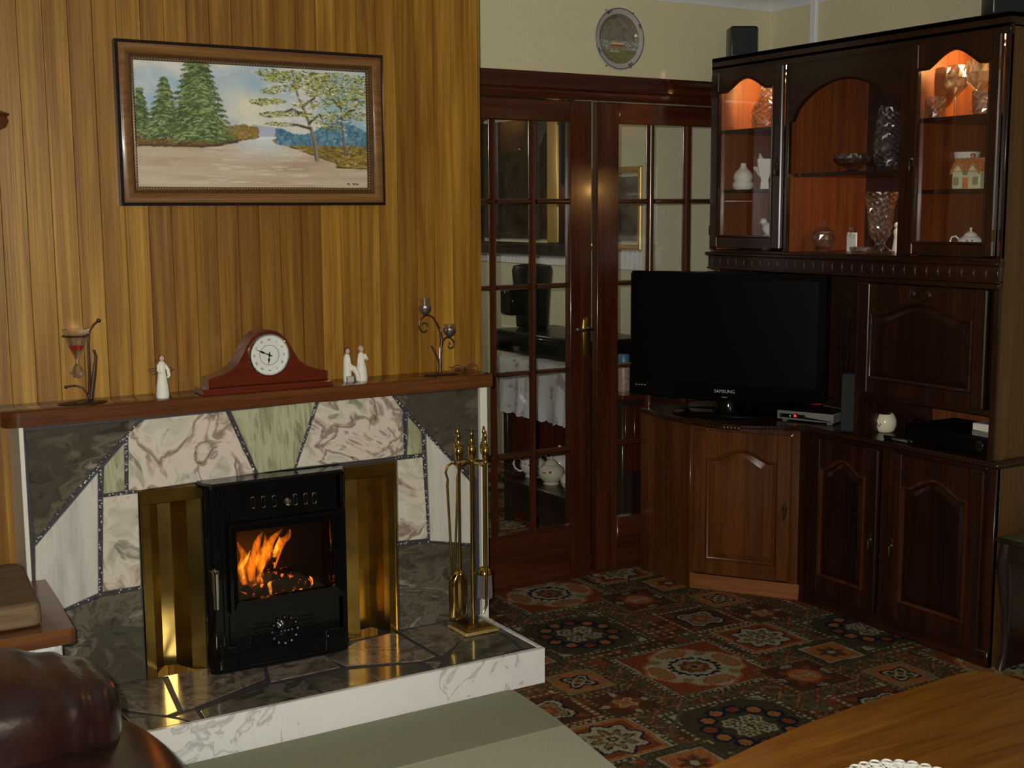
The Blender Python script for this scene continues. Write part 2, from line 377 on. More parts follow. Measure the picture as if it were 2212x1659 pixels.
def painted(name,X,Y,Z,Cc,mat,parent=None):
    """grid mesh from arrays with a colour per vertex"""
    h,w_=X.shape; co=np.stack([X,Y,Z],-1).reshape(-1,3).astype(np.float32)
    idx=np.arange(h*w_).reshape(h,w_); q=np.stack([idx[:-1,:-1],idx[:-1,1:],idx[1:,1:],idx[1:,:-1]],-1).reshape(-1,4)
    me=bpy.data.meshes.new(name); me.vertices.add(len(co)); me.vertices.foreach_set('co',co.ravel())
    me.loops.add(q.size); me.loops.foreach_set('vertex_index',q.ravel().astype(np.int32))
    me.polygons.add(len(q)); me.polygons.foreach_set('loop_start',np.arange(0,q.size,4,dtype=np.int32)); me.polygons.foreach_set('loop_total',np.full(len(q),4,dtype=np.int32))
    me.update(calc_edges=True)
    ca=me.color_attributes.new('paint','FLOAT_COLOR','POINT'); a=np.ones((h*w_,4),np.float32); a[:,:3]=Cc.reshape(-1,3); ca.data.foreach_set('color',a.ravel())
    me.materials.append(mat); o=bpy.data.objects.new(name,me); COL.objects.link(o)
    if parent: o.parent=parent
    return o
def vnoise(x,y,seed=0):
    xi=np.floor(x).astype(int); yi=np.floor(y).astype(int); fx=x-xi; fy=y-yi; fx=fx*fx*(3-2*fx); fy=fy*fy*(3-2*fy)
    def h(a,b):
        n=(a*374761393+b*668265263+seed*974634777)&0x7fffffff; n=((n^(n>>13))*1274126177)&0x7fffffff; return ((n^(n>>16))&0xffff)/65535.
    return (h(xi,yi)*(1-fx)+h(xi+1,yi)*fx)*(1-fy)+(h(xi,yi+1)*(1-fx)+h(xi+1,yi+1)*fx)*fy
def fbm(x,y,seed=0,o=4): return sum(vnoise(x*2**k,y*2**k,seed+k)*.5**k for k in range(o))/sum(.5**k for k in range(o))
# ---------------------------------------------------------------- room shell
YB=3.98; YM=3.80; YS=3.815; YH=3.402; YD=4.333; XR=3.965; CZ=2.42; XL=-2.2; YF=-1.6; XBR=2.272
# carpet: a half-drop repeat of framed motifs
CO=dict(rust=(.20,.052,.016),orange=(.36,.135,.042),cream=(.36,.32,.21),navy=(.012,.013,.03),olive=(.058,.048,.022),brown=(.085,.032,.014),green=(.095,.088,.044),dark=(.028,.02,.012),tan=(.25,.165,.075))
def carpet(X,Y):
    sh=X.shape; q=.0055
    x=np.round((X-2.69)/q)*q; y=np.round((Y-3.258)/q)*q
    th=math.radians(2.1); u=x*math.cos(th)-y*math.sin(th); v=x*math.sin(th)+y*math.cos(th)
    P=.972; k=np.floor(u/P+.5); u=u-k*P; v=v-k*.49*1.0; v=v-np.floor(v/P+.5)*P
    C=np.zeros(sh+(3,)); 
    def put(mask,c): C[mask]=CO[c]
    # ground: small checks and crossing diamonds
    gu=u/.036; gv=v/.036
    n1=vnoise(gu*1.0+100,gv+100,3); dots=(np.abs(gu-np.round(gu))<.24)&(np.abs(gv-np.round(gv))<.24)
    C[:]=CO['brown']; put(n1>.5,'rust'); put(n1>.72,'green'); put(dots&(n1>.30)&(n1<.66),'tan'); put(dots&(n1>.44)&(n1<.54),'cream'); put(dots&(n1<.2),'olive'); put(dots&(n1>.8),'cream')
    d1=np.abs(((u+v)/.085)-np.round((u+v)/.085)); d2=np.abs(((u-v)/.085)-np.round((u-v)/.085)); reg=fbm(u*4.2+9,v*4.2+5,8,2)>.5
    dm=np.minimum(d1,d2); put(reg&(d1<.5),'brown'); put(reg&(dm>.16),'green'); put(reg&(dm>.34),'olive'); put(reg&(dm<.05)&(vnoise(u*60,v*60,12)>.35),'tan'); put(reg&(dm<.11)&(dm>=.05),'rust')
    def wrap(cu,cv):
        du=u-cu; dv=v-cv; kk=np.round(du/P); du=du-kk*P; dv=dv-kk*.49; dv=dv-np.round(dv/P)*P
        return du,dv
    def frame(cu,cv,h,field,border='olive',dotc='cream',bw=.022):
        du,dv=wrap(cu,cv); m_=np.maximum(np.abs(du),np.abs(dv))
        along=np.where(np.abs(du)>np.abs(dv),dv,du)/.024
        b=(m_<h+bw)&(m_>=h); put(b,border); put(b&(np.abs(along-np.round(along))<.26)&(np.abs(m_-h-bw/2)<.0062),dotc)
        put((m_<h)&(m_>h-.006),'cream' if field in('olive','rust') else 'olive'); put(m_<=h-.006,field)
        return du,dv,m_,np.hypot(du,dv),np.arctan2(dv,du)
    # A: great medallion
    du,dv,m_,r,a=frame(0,0,.20,'rust','olive')
    lob=.180+.016*np.cos(4*a)+.006*np.cos(12*a)
    put((r<lob),'orange'); put(r<lob-.012,'cream'); 
    pat=(np.abs(np.sin(2*a))>.0)&(r>.115)&(r<.160)&(np.abs(np.cos(2*a))<.0)
    for s in range(4):
        an=PI/4*0+s*PI/2; cx,cy=.135*math.cos(an),.135*math.sin(an); e=((du-cx)/(.030 if s%2==0 else .058))**2+((dv-cy)/(.058 if s%2==0 else .030))**2
        put(e<1.25,'orange'); put(e<.32,'tan'); put((e>1.05)&(e<1.25),'rust')
    for s in range(4):
        an=PI/4+s*PI/2; put(np.hypot(du-.135*math.cos(an),dv-.135*math.sin(an))<.02,'tan')
    ring=.088+.0065*np.cos(18*a); put(r<ring,'navy'); put(r<.074+.003*np.cos(8*a),'cream'); put(r<.054+.006*np.cos(8*a),'olive'); put(r<.043+.010*np.cos(8*a),'rust'); put(r<.027+.009*np.cos(8*a),'tan'); put(r<.012,'navy')
    # C: double flower among cartouches
    du,dv,m_,r,a=frame(-.16,.485,.185,'cream','olive')
    put((m_<.178)&(np.abs(du)+np.abs(dv)<.300),'olive'); put((np.abs(np.abs(du)+np.abs(dv)-.31)<.008),'green'); put(r<.165,'olive')
    for s in range(12):
        an=s*PI/6+PI/12; cx,cy=.128*math.cos(an),.128*math.sin(an); hh=(s//1)%3
        e=np.maximum(np.abs(du-cx),np.abs(dv-cy)); rr=np.hypot(du-cx,dv-cy)
        put(rr<.034,'navy'); put(rr<.021,('orange','orange','rust')[hh])
    for sx in(-1,1):
        for sy in(-1,1):
            cx,cy=.034*sx,.034*sy; rr=np.hypot(du-cx,dv-cy); aa=np.arctan2(dv-cy,du-cx); f=.036+.004*np.cos(6*aa)
            put(rr<f+.006,'olive'); put(rr<f,'cream'); put(rr<f-.010,'green'); put(rr<.016+.006*np.cos(5*aa),'cream'); put(rr<.008,'olive')
    # B: eight-petal flower in a rust square
    du,dv,m_,r,a=frame(.395,.125,.130,'rust','olive'); put((m_>.108)&(m_<.124),'orange')
    f=.092+.013*np.cos(8*a); put(r<f+.010,'navy'); put(r<f,'cream'); g=.060+.018*np.cos(8*a); put(r<g,'olive'); put(r<g-.012,'tan'); put((r<.030+.004*np.cos(8*a)),'cream'); put(r<.018,'olive'); put(r<.009,'cream')
    # E: quatrefoil in brown
    du,dv,m_,r,a=frame(.335,.405,.112,'brown','rust','cream',.018); put((np.abs(du)<.012)|(np.abs(dv)<.012),'olive') if 0 else None
    put((m_<.10)&(np.abs(np.abs(du)-np.abs(dv))<.02)&(r>.08),'rust'); f=.074+.014*np.cos(4*(a+PI/4)); put(r<f+.010,'navy'); put(r<f,'cream'); put(r<f-.012,'navy'); put(r<f-.018,'tan'); put(r<.034+.006*np.cos(8*a),'rust'); put(r<.018,'orange')
    # D: small quatrefoil in orange
    du,dv,m_,r,a=frame(-.416,.080,.100,'orange','brown','tan',.016); put((m_<.094)&(r>.085),'tan'); f=.044+.013*np.cos(4*(a+PI/4)); put(r<f+.012,'navy'); put(r<f,'cream'); put(r<f-.012,'olive'); put(r<.020,'cream'); put(r<.012,'rust')
    # F: orange star
    du,dv,m_,r,a=frame(.27,-.250,.112,'brown','rust','tan',.014); f=.078+.018*np.cos(8*a); put(r<f,'rust'); put((r<.055),'orange'); put((np.abs(np.abs(du)-.030)<.004)&(np.abs(dv)<.03)|(np.abs(dv)<.004)&(np.abs(du)<.035),'cream')
    for s in range(4):
        an=s*PI/2; cx,cy=.094*math.cos(an),.094*math.sin(an); e=np.hypot((du-cx)*(1 if s%2 else 1.9),(dv-cy)*(1.9 if s%2 else 1)); put(e<.034,'navy'); put(e<.025,'green'); put((e<.025)&((np.floor((du+dv)/.011)%2)==0),'cream')
    # G: rust cross with four pale dots
    du,dv,m_,r,a=frame(-.385,-.150,.088,'brown','brown','tan',.010); f=.052+.014*np.cos(4*a); put(r<f,'rust'); f=.034+.010*np.cos(4*(a+PI/4)); put(r<f,'cream'); put(r<f-.008,'orange')
    for s in range(4): put(np.hypot(du-.074*math.cos(s*PI/2),dv-.074*math.sin(s*PI/2))<.013,'cream')
    # H: lozenge panel
    du,dv,m_,r,a=frame(.507,-.125,.088,'orange','olive','green',.026); put((m_<.082)&(m_>.075),'cream'); f=.045+.012*np.cos(6*a); put(r<f,'rust'); put(r<f-.013,'olive'); put(r<.016,'cream')
    nz=.36+.34*rng.random(sh)[...,None]; C=C*nz*1.35
    return C
M['carpet']=vcol('patterned_carpet',.95,.1,.6,260)
def floor_piece(x0,x1,y0,y1,st):
    nx=max(2,int((x1-x0)/st)+1); ny=max(2,int((y1-y0)/st)+1)
    X,Y=np.meshgrid(np.linspace(x0,x1,nx),np.linspace(y0,y1,ny)); return X,Y,np.zeros_like(X),carpet(X,Y)
fo=painted('floor',*floor_piece(1.95,3.62,1.85,4.40,.0050),M['carpet']); struct(fo)
for i,a in enumerate([(XL,1.95,YF,4.40,.05),(1.95,3.62,YF,1.85,.05),(3.62,XR+.02,YF,4.40,.016),(2.2,XR+.02,4.40,6.0,.012),(2.2,XR+.02,6.0,8.3,.04)]):
    o=painted('floor',*floor_piece(*a),M['carpet']); struct(o)
struct(B().box(XL-.1,XR+.1,YF-.1,YD+.12,CZ+.05,CZ+.15).build('ceiling','white'))
struct(B().box(2.2,XR+.1,YD+.12,8.4,CZ,CZ+.1).build('ceiling','creamd'))
struct(B().box(XR,XR+.1,YF-.1,YD+.06,0,CZ+.1).build('wall_right','cream'))
struct(B().box(XR,XR+.1,YD+.06,8.4,0,CZ+.1).build('wall_dining_right','creamd'))
struct(B().box(2.1,2.2,YD+.12,8.4,0,CZ+.1).build('wall_dining_left','creamd'))
struct(B().box(2.1,XR+.1,8.3,8.4,0,CZ+.1).build('wall_dining_back','creamd'))
struct(B().box(XL-.1,XL,YF-.1,YB+.3,0,CZ+.1).build('wall_left','cream'))
struct(B().box(XL-.1,XR+.1,YF-.1,YF,0,CZ+.1).build('wall_front','cream'))
struct(B().box(XBR-.04,XR,YD,YD+.12,2.096,CZ+.1).build('wall_back','cream'))
# cove between wall and ceiling
cove=[(0,0),(.006,0),(.012,.010),(.034,.034),(.050,.040),(.052,.052),(0,.052)]
struct(B().sweep([(a,b) for a,b in cove],[(XBR,YD,CZ-.008),(XR-.0,YD,CZ-.008)]).build('trim_back','white'))
struct(B().sweep([(a,b) for a,b in cove],[(XR,YD,CZ-.008),(XR,YF,CZ-.008)]).build('trim_right','white'))
tr=B(); tr.box(XR-.020,XR,4.046,4.082,1.9,CZ+.045,.004); tag(tr.build('cable_trunking','white'),'white vertical cable trunking on the cream wall above the cabinets','trunking')
# ---------------------------------------------------------------- chimney breast clad in upright boards
brst=B(); brst.box(XL,XBR-.004,YB+.016,YD+.02,0,CZ+.08); wf=struct(brst.build('wall_fireplace',plain('board_backing',(.02,.010,.004),.8)))
wb=.0715; ed=[2.234-wb*k for k in range(0,63)]
bme={}
def plank(x0,x1,parent):
    wd=round(x1-x0,4)
    if wd not in bme:
        b=B(); h=wd/2-.0004; g=.0014
        b.prism([(-h,.016),(-h,g),(-h+g*.7,0),(h-g*.7,0),(h,g),(h,.016)],'z',0,CZ+.05)
        o=b.build('plank','board',smooth=False); bme[wd]=o.data
    else: o=bpy.data.objects.new('plank',bme[wd]); COL.objects.link(o)
    o.parent=parent; o.location=((x0+x1)/2,YB,0); return o
plank(2.234,XBR,wf)
for a in ed:
    if a-wb>XL: plank(a-wb,a,wf)
sd=B(); sd.box(XBR-.004,XBR+.004,YB,YD,0,CZ+.04); o=sd.build('corner_strip','board'); o.parent=wf
# small wooden ornament cut by the left edge of the picture
p=at(8,262,'y',YB-.02)
b=B(); b.lathe([(.001,-.03),(.022,-.018),(.030,.0),(.026,.012),(.034,.022),(.012,.03),(.001,.05)],(p.x-.022,YB-.022,p.z),16,sx=1.2,sy=.6)
tag(origin(b.build('wall_ornament','mantel'),(p.x-.02,YB-.02,p.z)),'small dark turned wooden ornament on the boarded wall at the far left edge','ornament')
# ---------------------------------------------------------------- fireplace surround
OZ=.717; OX0,OX1=.977,1.837
MZ0=(at(8,930,'y',YM).z+at(1066,833,'y',YM).z)/2; MZ1=(at(8,891,'y',YM).z+at(1067,809,'y',YM).z)/2
MX0=at(6,905,'y',YM).x; MX1=at(1068,820,'y',YM).x
fp=thing('fireplace','fireplace surround of cut marble slabs with dark chipping joints','fireplace',((OX0+OX1)/2,YS,0))
SX0,SX1=.643,2.195
b=B()
b.box(SX0+.01,OX0,YS+.006,YB-.001,0,MZ0); b.box(OX1,SX1-.01,YS+.006,YB-.001,0,MZ0); b.box(OX0,OX1,YS+.006,YB-.001,OZ,MZ0)
b.build('mortar_bed','joint',fp,smooth=False)
def zs(pts,y=YS): return [((q:=at(px,py,'y',y)).x,q.z) for px,py in pts]
SL=[('darkst',[(54,932),(298,908),(274,936),(212,1003),(150,1073),(111,1125),(75,1168)]),
('pale',[(76,1181),(211,1022),(212,1281),(142,1313),(78,1345)]),
('greenst',[(268,958),(269,1060),(223,1067),(225,1008)]),
('swirl',[(310,907),(487,889),(549,1023),(300,1059),(278,1059),(277,938)]),
('greenst',[(499,888),(681,868),(635,1011),(558,1022)]),
('swirl',[(690,869),(846,855),(870,889),(872,982),(853,986),(641,1010)]),
('greenst',[(882,901),(910,932),(912,979),(880,983)]),
('darkst',[(855,855),(1032,839),(1031,1036),(983,998),(911,920)]),
('pale',[(921,939),(1022,1048),(1022,1174),(930,1168)]),
('swirl',[(859,994),(912,988),(924,1163),(861,1169)]),
('darkst',[(861,1180),(926,1173),(1022,1181),(1028,1330),(865,1360)]),
('swirl',[(223,1075),(297,1065),(304,1265),(222,1278)]),
('darkst',[(305,1274),(217,1290),(142,1322),(72,1352),(86,1508),(317,1466)])]
for mt,pl in SL:
    po=zs(pl)
    po=[(min(max(x,SX0+.012),SX1-.030),max(.121,z)) for x,z in po]
    o=B().prism(po,'y',YS+.006,YS-.004,.003,.002).build('marble_slab',mt,fp,smooth=False)

    o['label']={'darkst':'dark grey-green swirled slab','pale':'pale striped slab','greenst':'green streaked slab','swirl':'pink and cream swirled slab'}[mt]
for x0,x1 in ((SX0,SX0+.013),(SX1-.028,SX1)):
    B().box(x0,x1,YS-.012,YB-.001,.0,MZ0,.002).build('edge_strip','ivory',fp,label='white marble edging')
# pebbly chippings in the joints: walk along each joint between slabs
JL=[[(302,907),(275,938),(219,1002),(150,1075),(75,1175)],[(273,942),(273,1060)],[(217,1008),(217,1284)],[(217,1071),(300,1061)],[(142,1317),(217,1285),(306,1269)],
[(493,889),(553,1022)],[(686,869),(638,1010)],[(850,856),(911,925),(983,1003),(1026,1042)],[(876,890),(876,985)],[(856,990),(916,983)],[(916,935),(919,1040),(928,1169)],[(859,1175),(928,1169),(1026,1177)]]
for mtn,frac in (('pebA',0),('pebB',1)):
    b=B()
    for jl in JL:
        P=[at(x,y,'y',YS) for x,y in jl]
        for q0,q1 in zip(P,P[1:]):
            L=(q1-q0).length; n=int(L/.0042)
            for i in range(n):
                if (rng.random()<.34)!=bool(frac): continue
                t=q0.lerp(q1,(i+rng.random())/n); s_=.0022+.002*rng.random()
                c=(t.x+rng.normal()*.0024,YS+.002+rng.random()*.002,t.z+rng.normal()*.0024)
                g=bmesh.ops.create_icosphere(b.bm,subdivisions=1,radius=s_)['verts']; b._take(g,Matrix.Translation(c)@Euler((rng.random()*3,rng.random()*3,0)).to_matrix().to_4x4())
    b.build('joint_chippings',mtn,fp,smooth=False,kind='stuff')
# mantel shelf, rounded left end
b=B(); r=.05
po=[(MX0,YB-.002)]+[(MX0+r-r*math.cos(t),YM+r-r*math.sin(t)) for t in np.linspace(0,PI/2,7)]+[(MX1-.008,YM),(MX1,YM+.008),(MX1,YB-.002)]
b.prism(po,'z',MZ0,MZ1,.004,.003)
ms=b.build('mantel_shelf','mantel'); tag(origin(ms,((MX0+MX1)/2,YB-.05,MZ0)),'long polished reddish wood mantel shelf over the marble fireplace','shelf')
# ---------------------------------------------------------------- hearth
HZ=.121; HX1=2.176; HX0=.20
hh=thing('hearth','raised hearth of dark crazy-paved stone with white marble edging','hearth',(1.5,3.6,0))
B().box(HX0,HX1-.018,YH+.018,YS+.006,0,HZ-.0035).build('mortar_bed','joint',hh,smooth=False)
B().box(HX0,HX1,YH,YH+.018,0,HZ,.002).build('edge_slab','vein',hh,label='white veined marble front')
B().box(HX1-.018,HX1,YH+.018,YS+.006,0,HZ,.002).build('edge_slab','vein',hh,label='white veined marble side')
HS=[('hst_a',[(205,1484),(350,1461),(384,1535),(361,1544),(269,1531),(215,1512)]),
('hst_a',[(362,1460),(318,1462),(440,1432),(455,1441),(570,1443),(573,1464),(425,1524),(396,1534)]),
('hst_a',[(577,1440),(702,1414),(734,1440),(585,1472)]),
('hst_a',[(710,1421),(768,1386),(852,1365),(940,1416),(911,1426),(747,1437)]),
('hst_a',[(859,1361),(1000,1328),(1030,1348),(1003,1375),(957,1413),(948,1412)]),
('hst_b',[(1036,1329),(1158,1394),(1128,1398),(1082,1364),(1034,1347)]),
('hst_b',[(998,1379),(1078,1364),(1122,1400),(968,1446),(955,1443)]),
('hst_a',[(918,1429),(955,1427),(944,1445)]),
('hst_b',[(433,1534),(583,1478),(654,1466),(696,1501),(450,1558)]),
('hst_b',[(662,1464),(737,1447),(904,1432),(934,1448),(705,1499)]),
('hst_a',[(262,1538),(361,1549),(418,1568),(306,1588)]),
('hst_a',[(378,1547),(421,1532),(441,1558),(424,1566)])]
for mt,pl in HS:
    po=[]
    for px,py in pl:
        q=at(px,py,'z',HZ); po.append((min(max(q.x,HX0+.01),HX1-.022),min(max(q.y,YH+.021),YS+.0)))
    B().prism(po,'z',HZ-.008,HZ-.001,.0015,.001).build('paving_stone',mt,hh,smooth=False,label='brown stone' if mt=='hst_a' else 'dark green stone')
# more stones hidden by the sofa side
for x0,x1 in ((HX0+.01,.42),(.43,.70)):
    B().box(x0,x1,YH+.024,YS-.01,HZ-.008,HZ-.001,.002).build('paving_stone','hst_a',hh,smooth=False,label='brown stone')
# ---------------------------------------------------------------- brass insert
br=thing('fire_insert','polished brass insert panels on both sides of the black stove','insert',((OX0+OX1)/2,YS,HZ))
def pleat(prof,name='side_panel'):
    b=B(); z0,z1=HZ,OZ-.045
    b.prism(prof+[(x,y+.0025) for x,y in prof[::-1]],'z',z0,z1); return b.build(name,'brassd',br,smooth=False)
pleat([(OX0+.004,YS-.006),(OX0+.030,YS-.006),(OX0+.034,YS+.03),(OX0+.080,YS+.095),(OX0+.118,YS+.085),(OX0+.150,YS+.020),(OX0+.215,YS-.010)])
pleat([(OX1-.235,YS-.010),(OX1-.175,YS+.020),(OX1-.135,YS+.010),(OX1-.115,YS+.080),(OX1-.060,YS+.090),(OX1-.034,YS+.03),(OX1-.030,YS-.006),(OX1-.004,YS-.006)])
B().box(OX0,OX1,YS-.010,YS+.05,OZ-.045,OZ,.002).build('top_band','brassd',br)
for x in (OX0,OX1-.005): B().box(x,x+.005,YS-.012,YS,HZ,OZ,.001).build('edge_bead','brass',br)
B().box(OX0+.01,OX1-.01,YB-.03,YB-.015,HZ,OZ).build('back_plate','iron',br)
# ---------------------------------------------------------------- stove
SY=3.735
p0=at(437,1040,'y',SY); p1=at(752,1009,'y',SY); tz=(p0.z+p1.z)/2-.008
sx0=(p0.x+at(462,1440,'y',SY).x)/2; sx1=(p1.x+at(760,1400,'y',SY).x)/2
st=thing('stove','black enamelled cast-iron inset stove with a fire burning behind its glass','stove',((sx0+sx1)/2,SY+.1,HZ))
gx0,gx1=at(511,1200,'y',SY).x,at(722,1200,'y',SY).x; gz0,gz1=at(620,1283,'y',SY).z,at(620,1134,'y',SY).z
fx0,fx1=gx0-.030,gx1+.030; fz0,fz1=gz0-.03,gz1+.03
b=B(); yb=YB-.04
b.box(sx0+.045,fx0,SY,SY+.03,HZ+.01,tz-.015,.003); b.box(fx1,sx1-.045,SY,SY+.03,HZ+.01,tz-.015,.003)
b.box(fx0-.001,fx1+.001,SY,SY+.03,fz1,tz-.015,.003); b.box(fx0-.001,fx1+.001,SY,SY+.03,HZ+.01,fz0,.003)
b.build('front_plate','enamel',st)
for s,x in ((1,sx0+.03),(-1,sx1-.03)):
    b=B(); b.lathe([(.030,HZ+.015),(.030,tz-.012)],(x,SY+.035,0),24); b.box(min(x,x+s*.02),max(x,x+s*.02),SY+.005,SY+.03,HZ+.015,tz-.015); b.build('corner_column','enamel',st)
    b=B(); b.lathe([(.040,0),(.040,.07),(.034,.085),(.034,.09)],(x+s*.012,SY+.035,HZ),24); b.box(min(x+s*.01,x+s*.06),max(x+s*.01,x+s*.06),SY-.008,SY+.02,HZ,HZ+.085,.006); b.build('foot','enamel',st)
b=B(); po=[(sx0-.004,yb-.05),(sx0-.004,SY+.03),(sx0+.02,SY-.010),(sx1-.02,SY-.010),(sx1+.004,SY+.03),(sx1+.004,yb-.05)]
b.prism(po,'z',tz-.016,tz,.006,.006); b.build('top_plate','enamel',st)
B().box(sx0+.02,sx1-.02,SY-.006,SY+.03,HZ,HZ+.014,.003).build('base_rail','enamel',st)
for x0,x1 in ((sx0+.01,sx0+.02),(sx1-.02,sx1-.01)): B().box(x0,x1,SY+.035,YB-.06,HZ,tz-.016).build('side_plate','iron',st)
# firebox
b=B(); b.box(sx0+.03,sx1-.03,YB-.075,YB-.06,HZ+.02,tz-.02); b.box(sx0+.02,sx1-.02,SY+.06,YB-.06,gz0-.05,gz0-.04); b.box(sx0+.02,sx1-.02,SY+.06,YB-.06,gz1+.04,gz1+.05); b.build('firebox','iron',st)
# door: stepped bevelled frame round the glass
dr=B()
def fring(b,o,i,y0,y1):
    a=[(o[0],o[2]),(o[1],o[2]),(o[1],o[3]),(o[0],o[3])]; c=[(i[0],i[2]),(i[1],i[2]),(i[1],i[3]),(i[0],i[3])]
    for k in range(4):
        l=(k+1)%4; A=[b.bm.verts.new(v) for v in ((a[k][0],y0,a[k][1]),(a[l][0],y0,a[l][1]),(c[l][0],y1,c[l][1]),(c[k][0],y1,c[k][1]))]; b.bm.faces.new(A)
fring(dr,(fx0,fx1,fz0,fz1),(fx0,fx1,fz0,fz1),SY+.01,SY-.022)
fring(dr,(fx0,fx1,fz0,fz1),(fx0+.010,fx1-.010,fz0+.008,fz1-.010),SY-.022,SY-.022)
fring(dr,(fx0+.010,fx1-.010,fz0+.008,fz1-.010),(gx0,gx1,gz0,gz1),SY-.022,SY-.004)
fring(dr,(gx0,gx1,gz0,gz1),(gx0,gx1,gz0,gz1),SY-.004,SY+.02)
door=dr.build('stove_door','enamel',st,smooth=False)
B().box(gx0,gx1,SY+.006,SY+.010,gz0,gz1).build('glass_pane','stoveglass',door)
# air slots with bright rims and a knob
for i,px in enumerate((546,569,592,638,660,679)):
    q=at(px,1086-(px-546)*.075,'y',SY)
    b=B(); pts=[(q.x+.006*math.cos(t),SY-.001,q.z+(.012 if math.sin(t)>0 else -.012)+.006*math.sin(t)) for t in np.linspace(0,2*PI,16,endpoint=False)]
    b.tube(pts,.0014,6,True); b.build('air_slot','chrome',st)
q=at(616,1082,'y',SY); b=B(); b.lathe([(.004,0),(.004,.010),(.012,.014),(.014,.022),(.010,.028),(.001,.030)],(q.x,SY,q.z),16,rot=(PI/2,0,0)); b.build('knob','chrome',st)
q=at(467,1300,'y',SY-.03); q2=at(463,1255,'y',SY-.03)
b=B(); b.lathe([(.001,-.075),(.009,-.07),(.010,-.04),(.013,.0),(.012,.035),(.014,.045),(.012,.055),(.001,.062)],(q.x+.001,SY-.032,q2.z-.02),16); b.tube([(q.x,SY-.03,q2.z+.02),(q.x,SY+.02,q2.z+.02)],.006); b.build('handle','chrome',st)
# crest and grille bars on the lower front
cx=(sx0+sx1)/2+.005; cz=HZ+.105
for k in range(6):
    for s in (-1,1):
        b=B(); b.box(cx+s*.075-.045+.004*k,cx+s*.075+.045-.004*k,SY-.005,SY+.002,cz-.035+.014*k-.002,cz-.035+.014*k+.002,.001); b.build('grille_bar','enamel',st)
b=B(); b.lathe([(.001,0),(.034,.0),(.034,.006),(.026,.010),(.016,.016),(.001,.018)],(cx,SY,cz),20,rot=(PI/2,0,0),sy=1.15)
for t in np.linspace(0,2*PI,12,endpoint=False): b.ball((cx+.043*math.cos(t),SY-.003,cz+.043*math.sin(t)),.008,8)
for t in (-.9,-.3,.3,.9): b.ball((cx+.02*t,SY-.018,cz+.004),.007,8)
b.build('crest','enamel',st)
for s in(-1,1):
    q=at(710 if s>0 else 500,1385-6*s,'y',SY); b=B(); b.lathe([(.005,0),(.005,.006),(.001,.008)],(q.x,SY,HZ+.06),10,rot=(PI/2,0,0)); b.build('bolt','chrome' if s>0 else 'enamel',st)
# logs, embers, flames
fy=SY+.10
mt,nt,bs=newmat('burning_log'); mp=coords(nt,(1,1,1)); n=noise(nt,mp.outputs[0],28,4,.6,.5); r_=ramp(nt,[(.0,(0,0,0)),(.57,(0,0,0)),(.63,(1,.16,.01)),(.72,(1,.5,.08))]); nt.links.new(n.outputs[0],r_.inputs[0])
nt.links.new(r_.outputs[0],bs.inputs['Emission Color']); bs.inputs['Emission Strength'].default_value=2.2; bs.inputs['Base Color'].default_value=(.02,.012,.008,1); bs.inputs['Roughness'].default_value=.9; M['log']=mt
LG=[(556,1262,.05,.3,.021),(600,1240,.06,-.5,.02),(640,1272,.07,.2,.022),(540,1280,.05,-.2,.016),(585,1215,.045,.9,.015)]
for px,py,L,an,rr in LG:
    q=at(px,py,'y',fy); b=B(); pts=[(q.x+math.cos(an)*L*t,fy+.04*t,q.z+math.sin(an)*L*.5*t) for t in np.linspace(-1,1,7)]
    b.tube(pts,[rr*(.9+.2*rng.random()) for _ in pts],9); lo=b.build('log','log'); tag(origin(lo,tuple(q)),{(556):'charred log under the left flames',600:'charred log tilted in the middle of the fire',640:'charred log lying to the right of the flames',540:'small log at the lower left of the fire',585:'short upright log under the tallest flame'}[px],'log','logs burning in the stove')
def vflame(name,c,s):
    mt=bpy.data.materials.new(name); mt.use_nodes=True; nt=mt.node_tree; nt.nodes.remove(nt.nodes['Principled BSDF'])
    e=nt.nodes.new('ShaderNodeEmission'); e.inputs[0].default_value=(*c,1); mp=coords(nt,(1,1,.45)); n=noise(nt,mp.outputs[0],55,3,.6,.8)
    r_=ramp(nt,[(.38,(.05,.05,.05)),(.7,(1,1,1))]); nt.links.new(n.outputs[0],r_.inputs[0]); mu=nt.nodes.new('ShaderNodeMath'); mu.operation='MULTIPLY'; mu.inputs[1].default_value=s; nt.links.new(r_.outputs[0],mu.inputs[0]); nt.links.new(mu.outputs[0],e.inputs[1])
    nt.links.new(e.outputs[0],nt.nodes['Material Output'].inputs['Volume']); return mt
M['flame']=vflame('flame_glow',(1,.24,.012),105); M['flameh']=vflame('flame_core',(1,.42,.05),230)
fm=thing('fire','orange flames leaping over the logs behind the stove glass','fire',tuple(at(560,1262,'y',fy)))
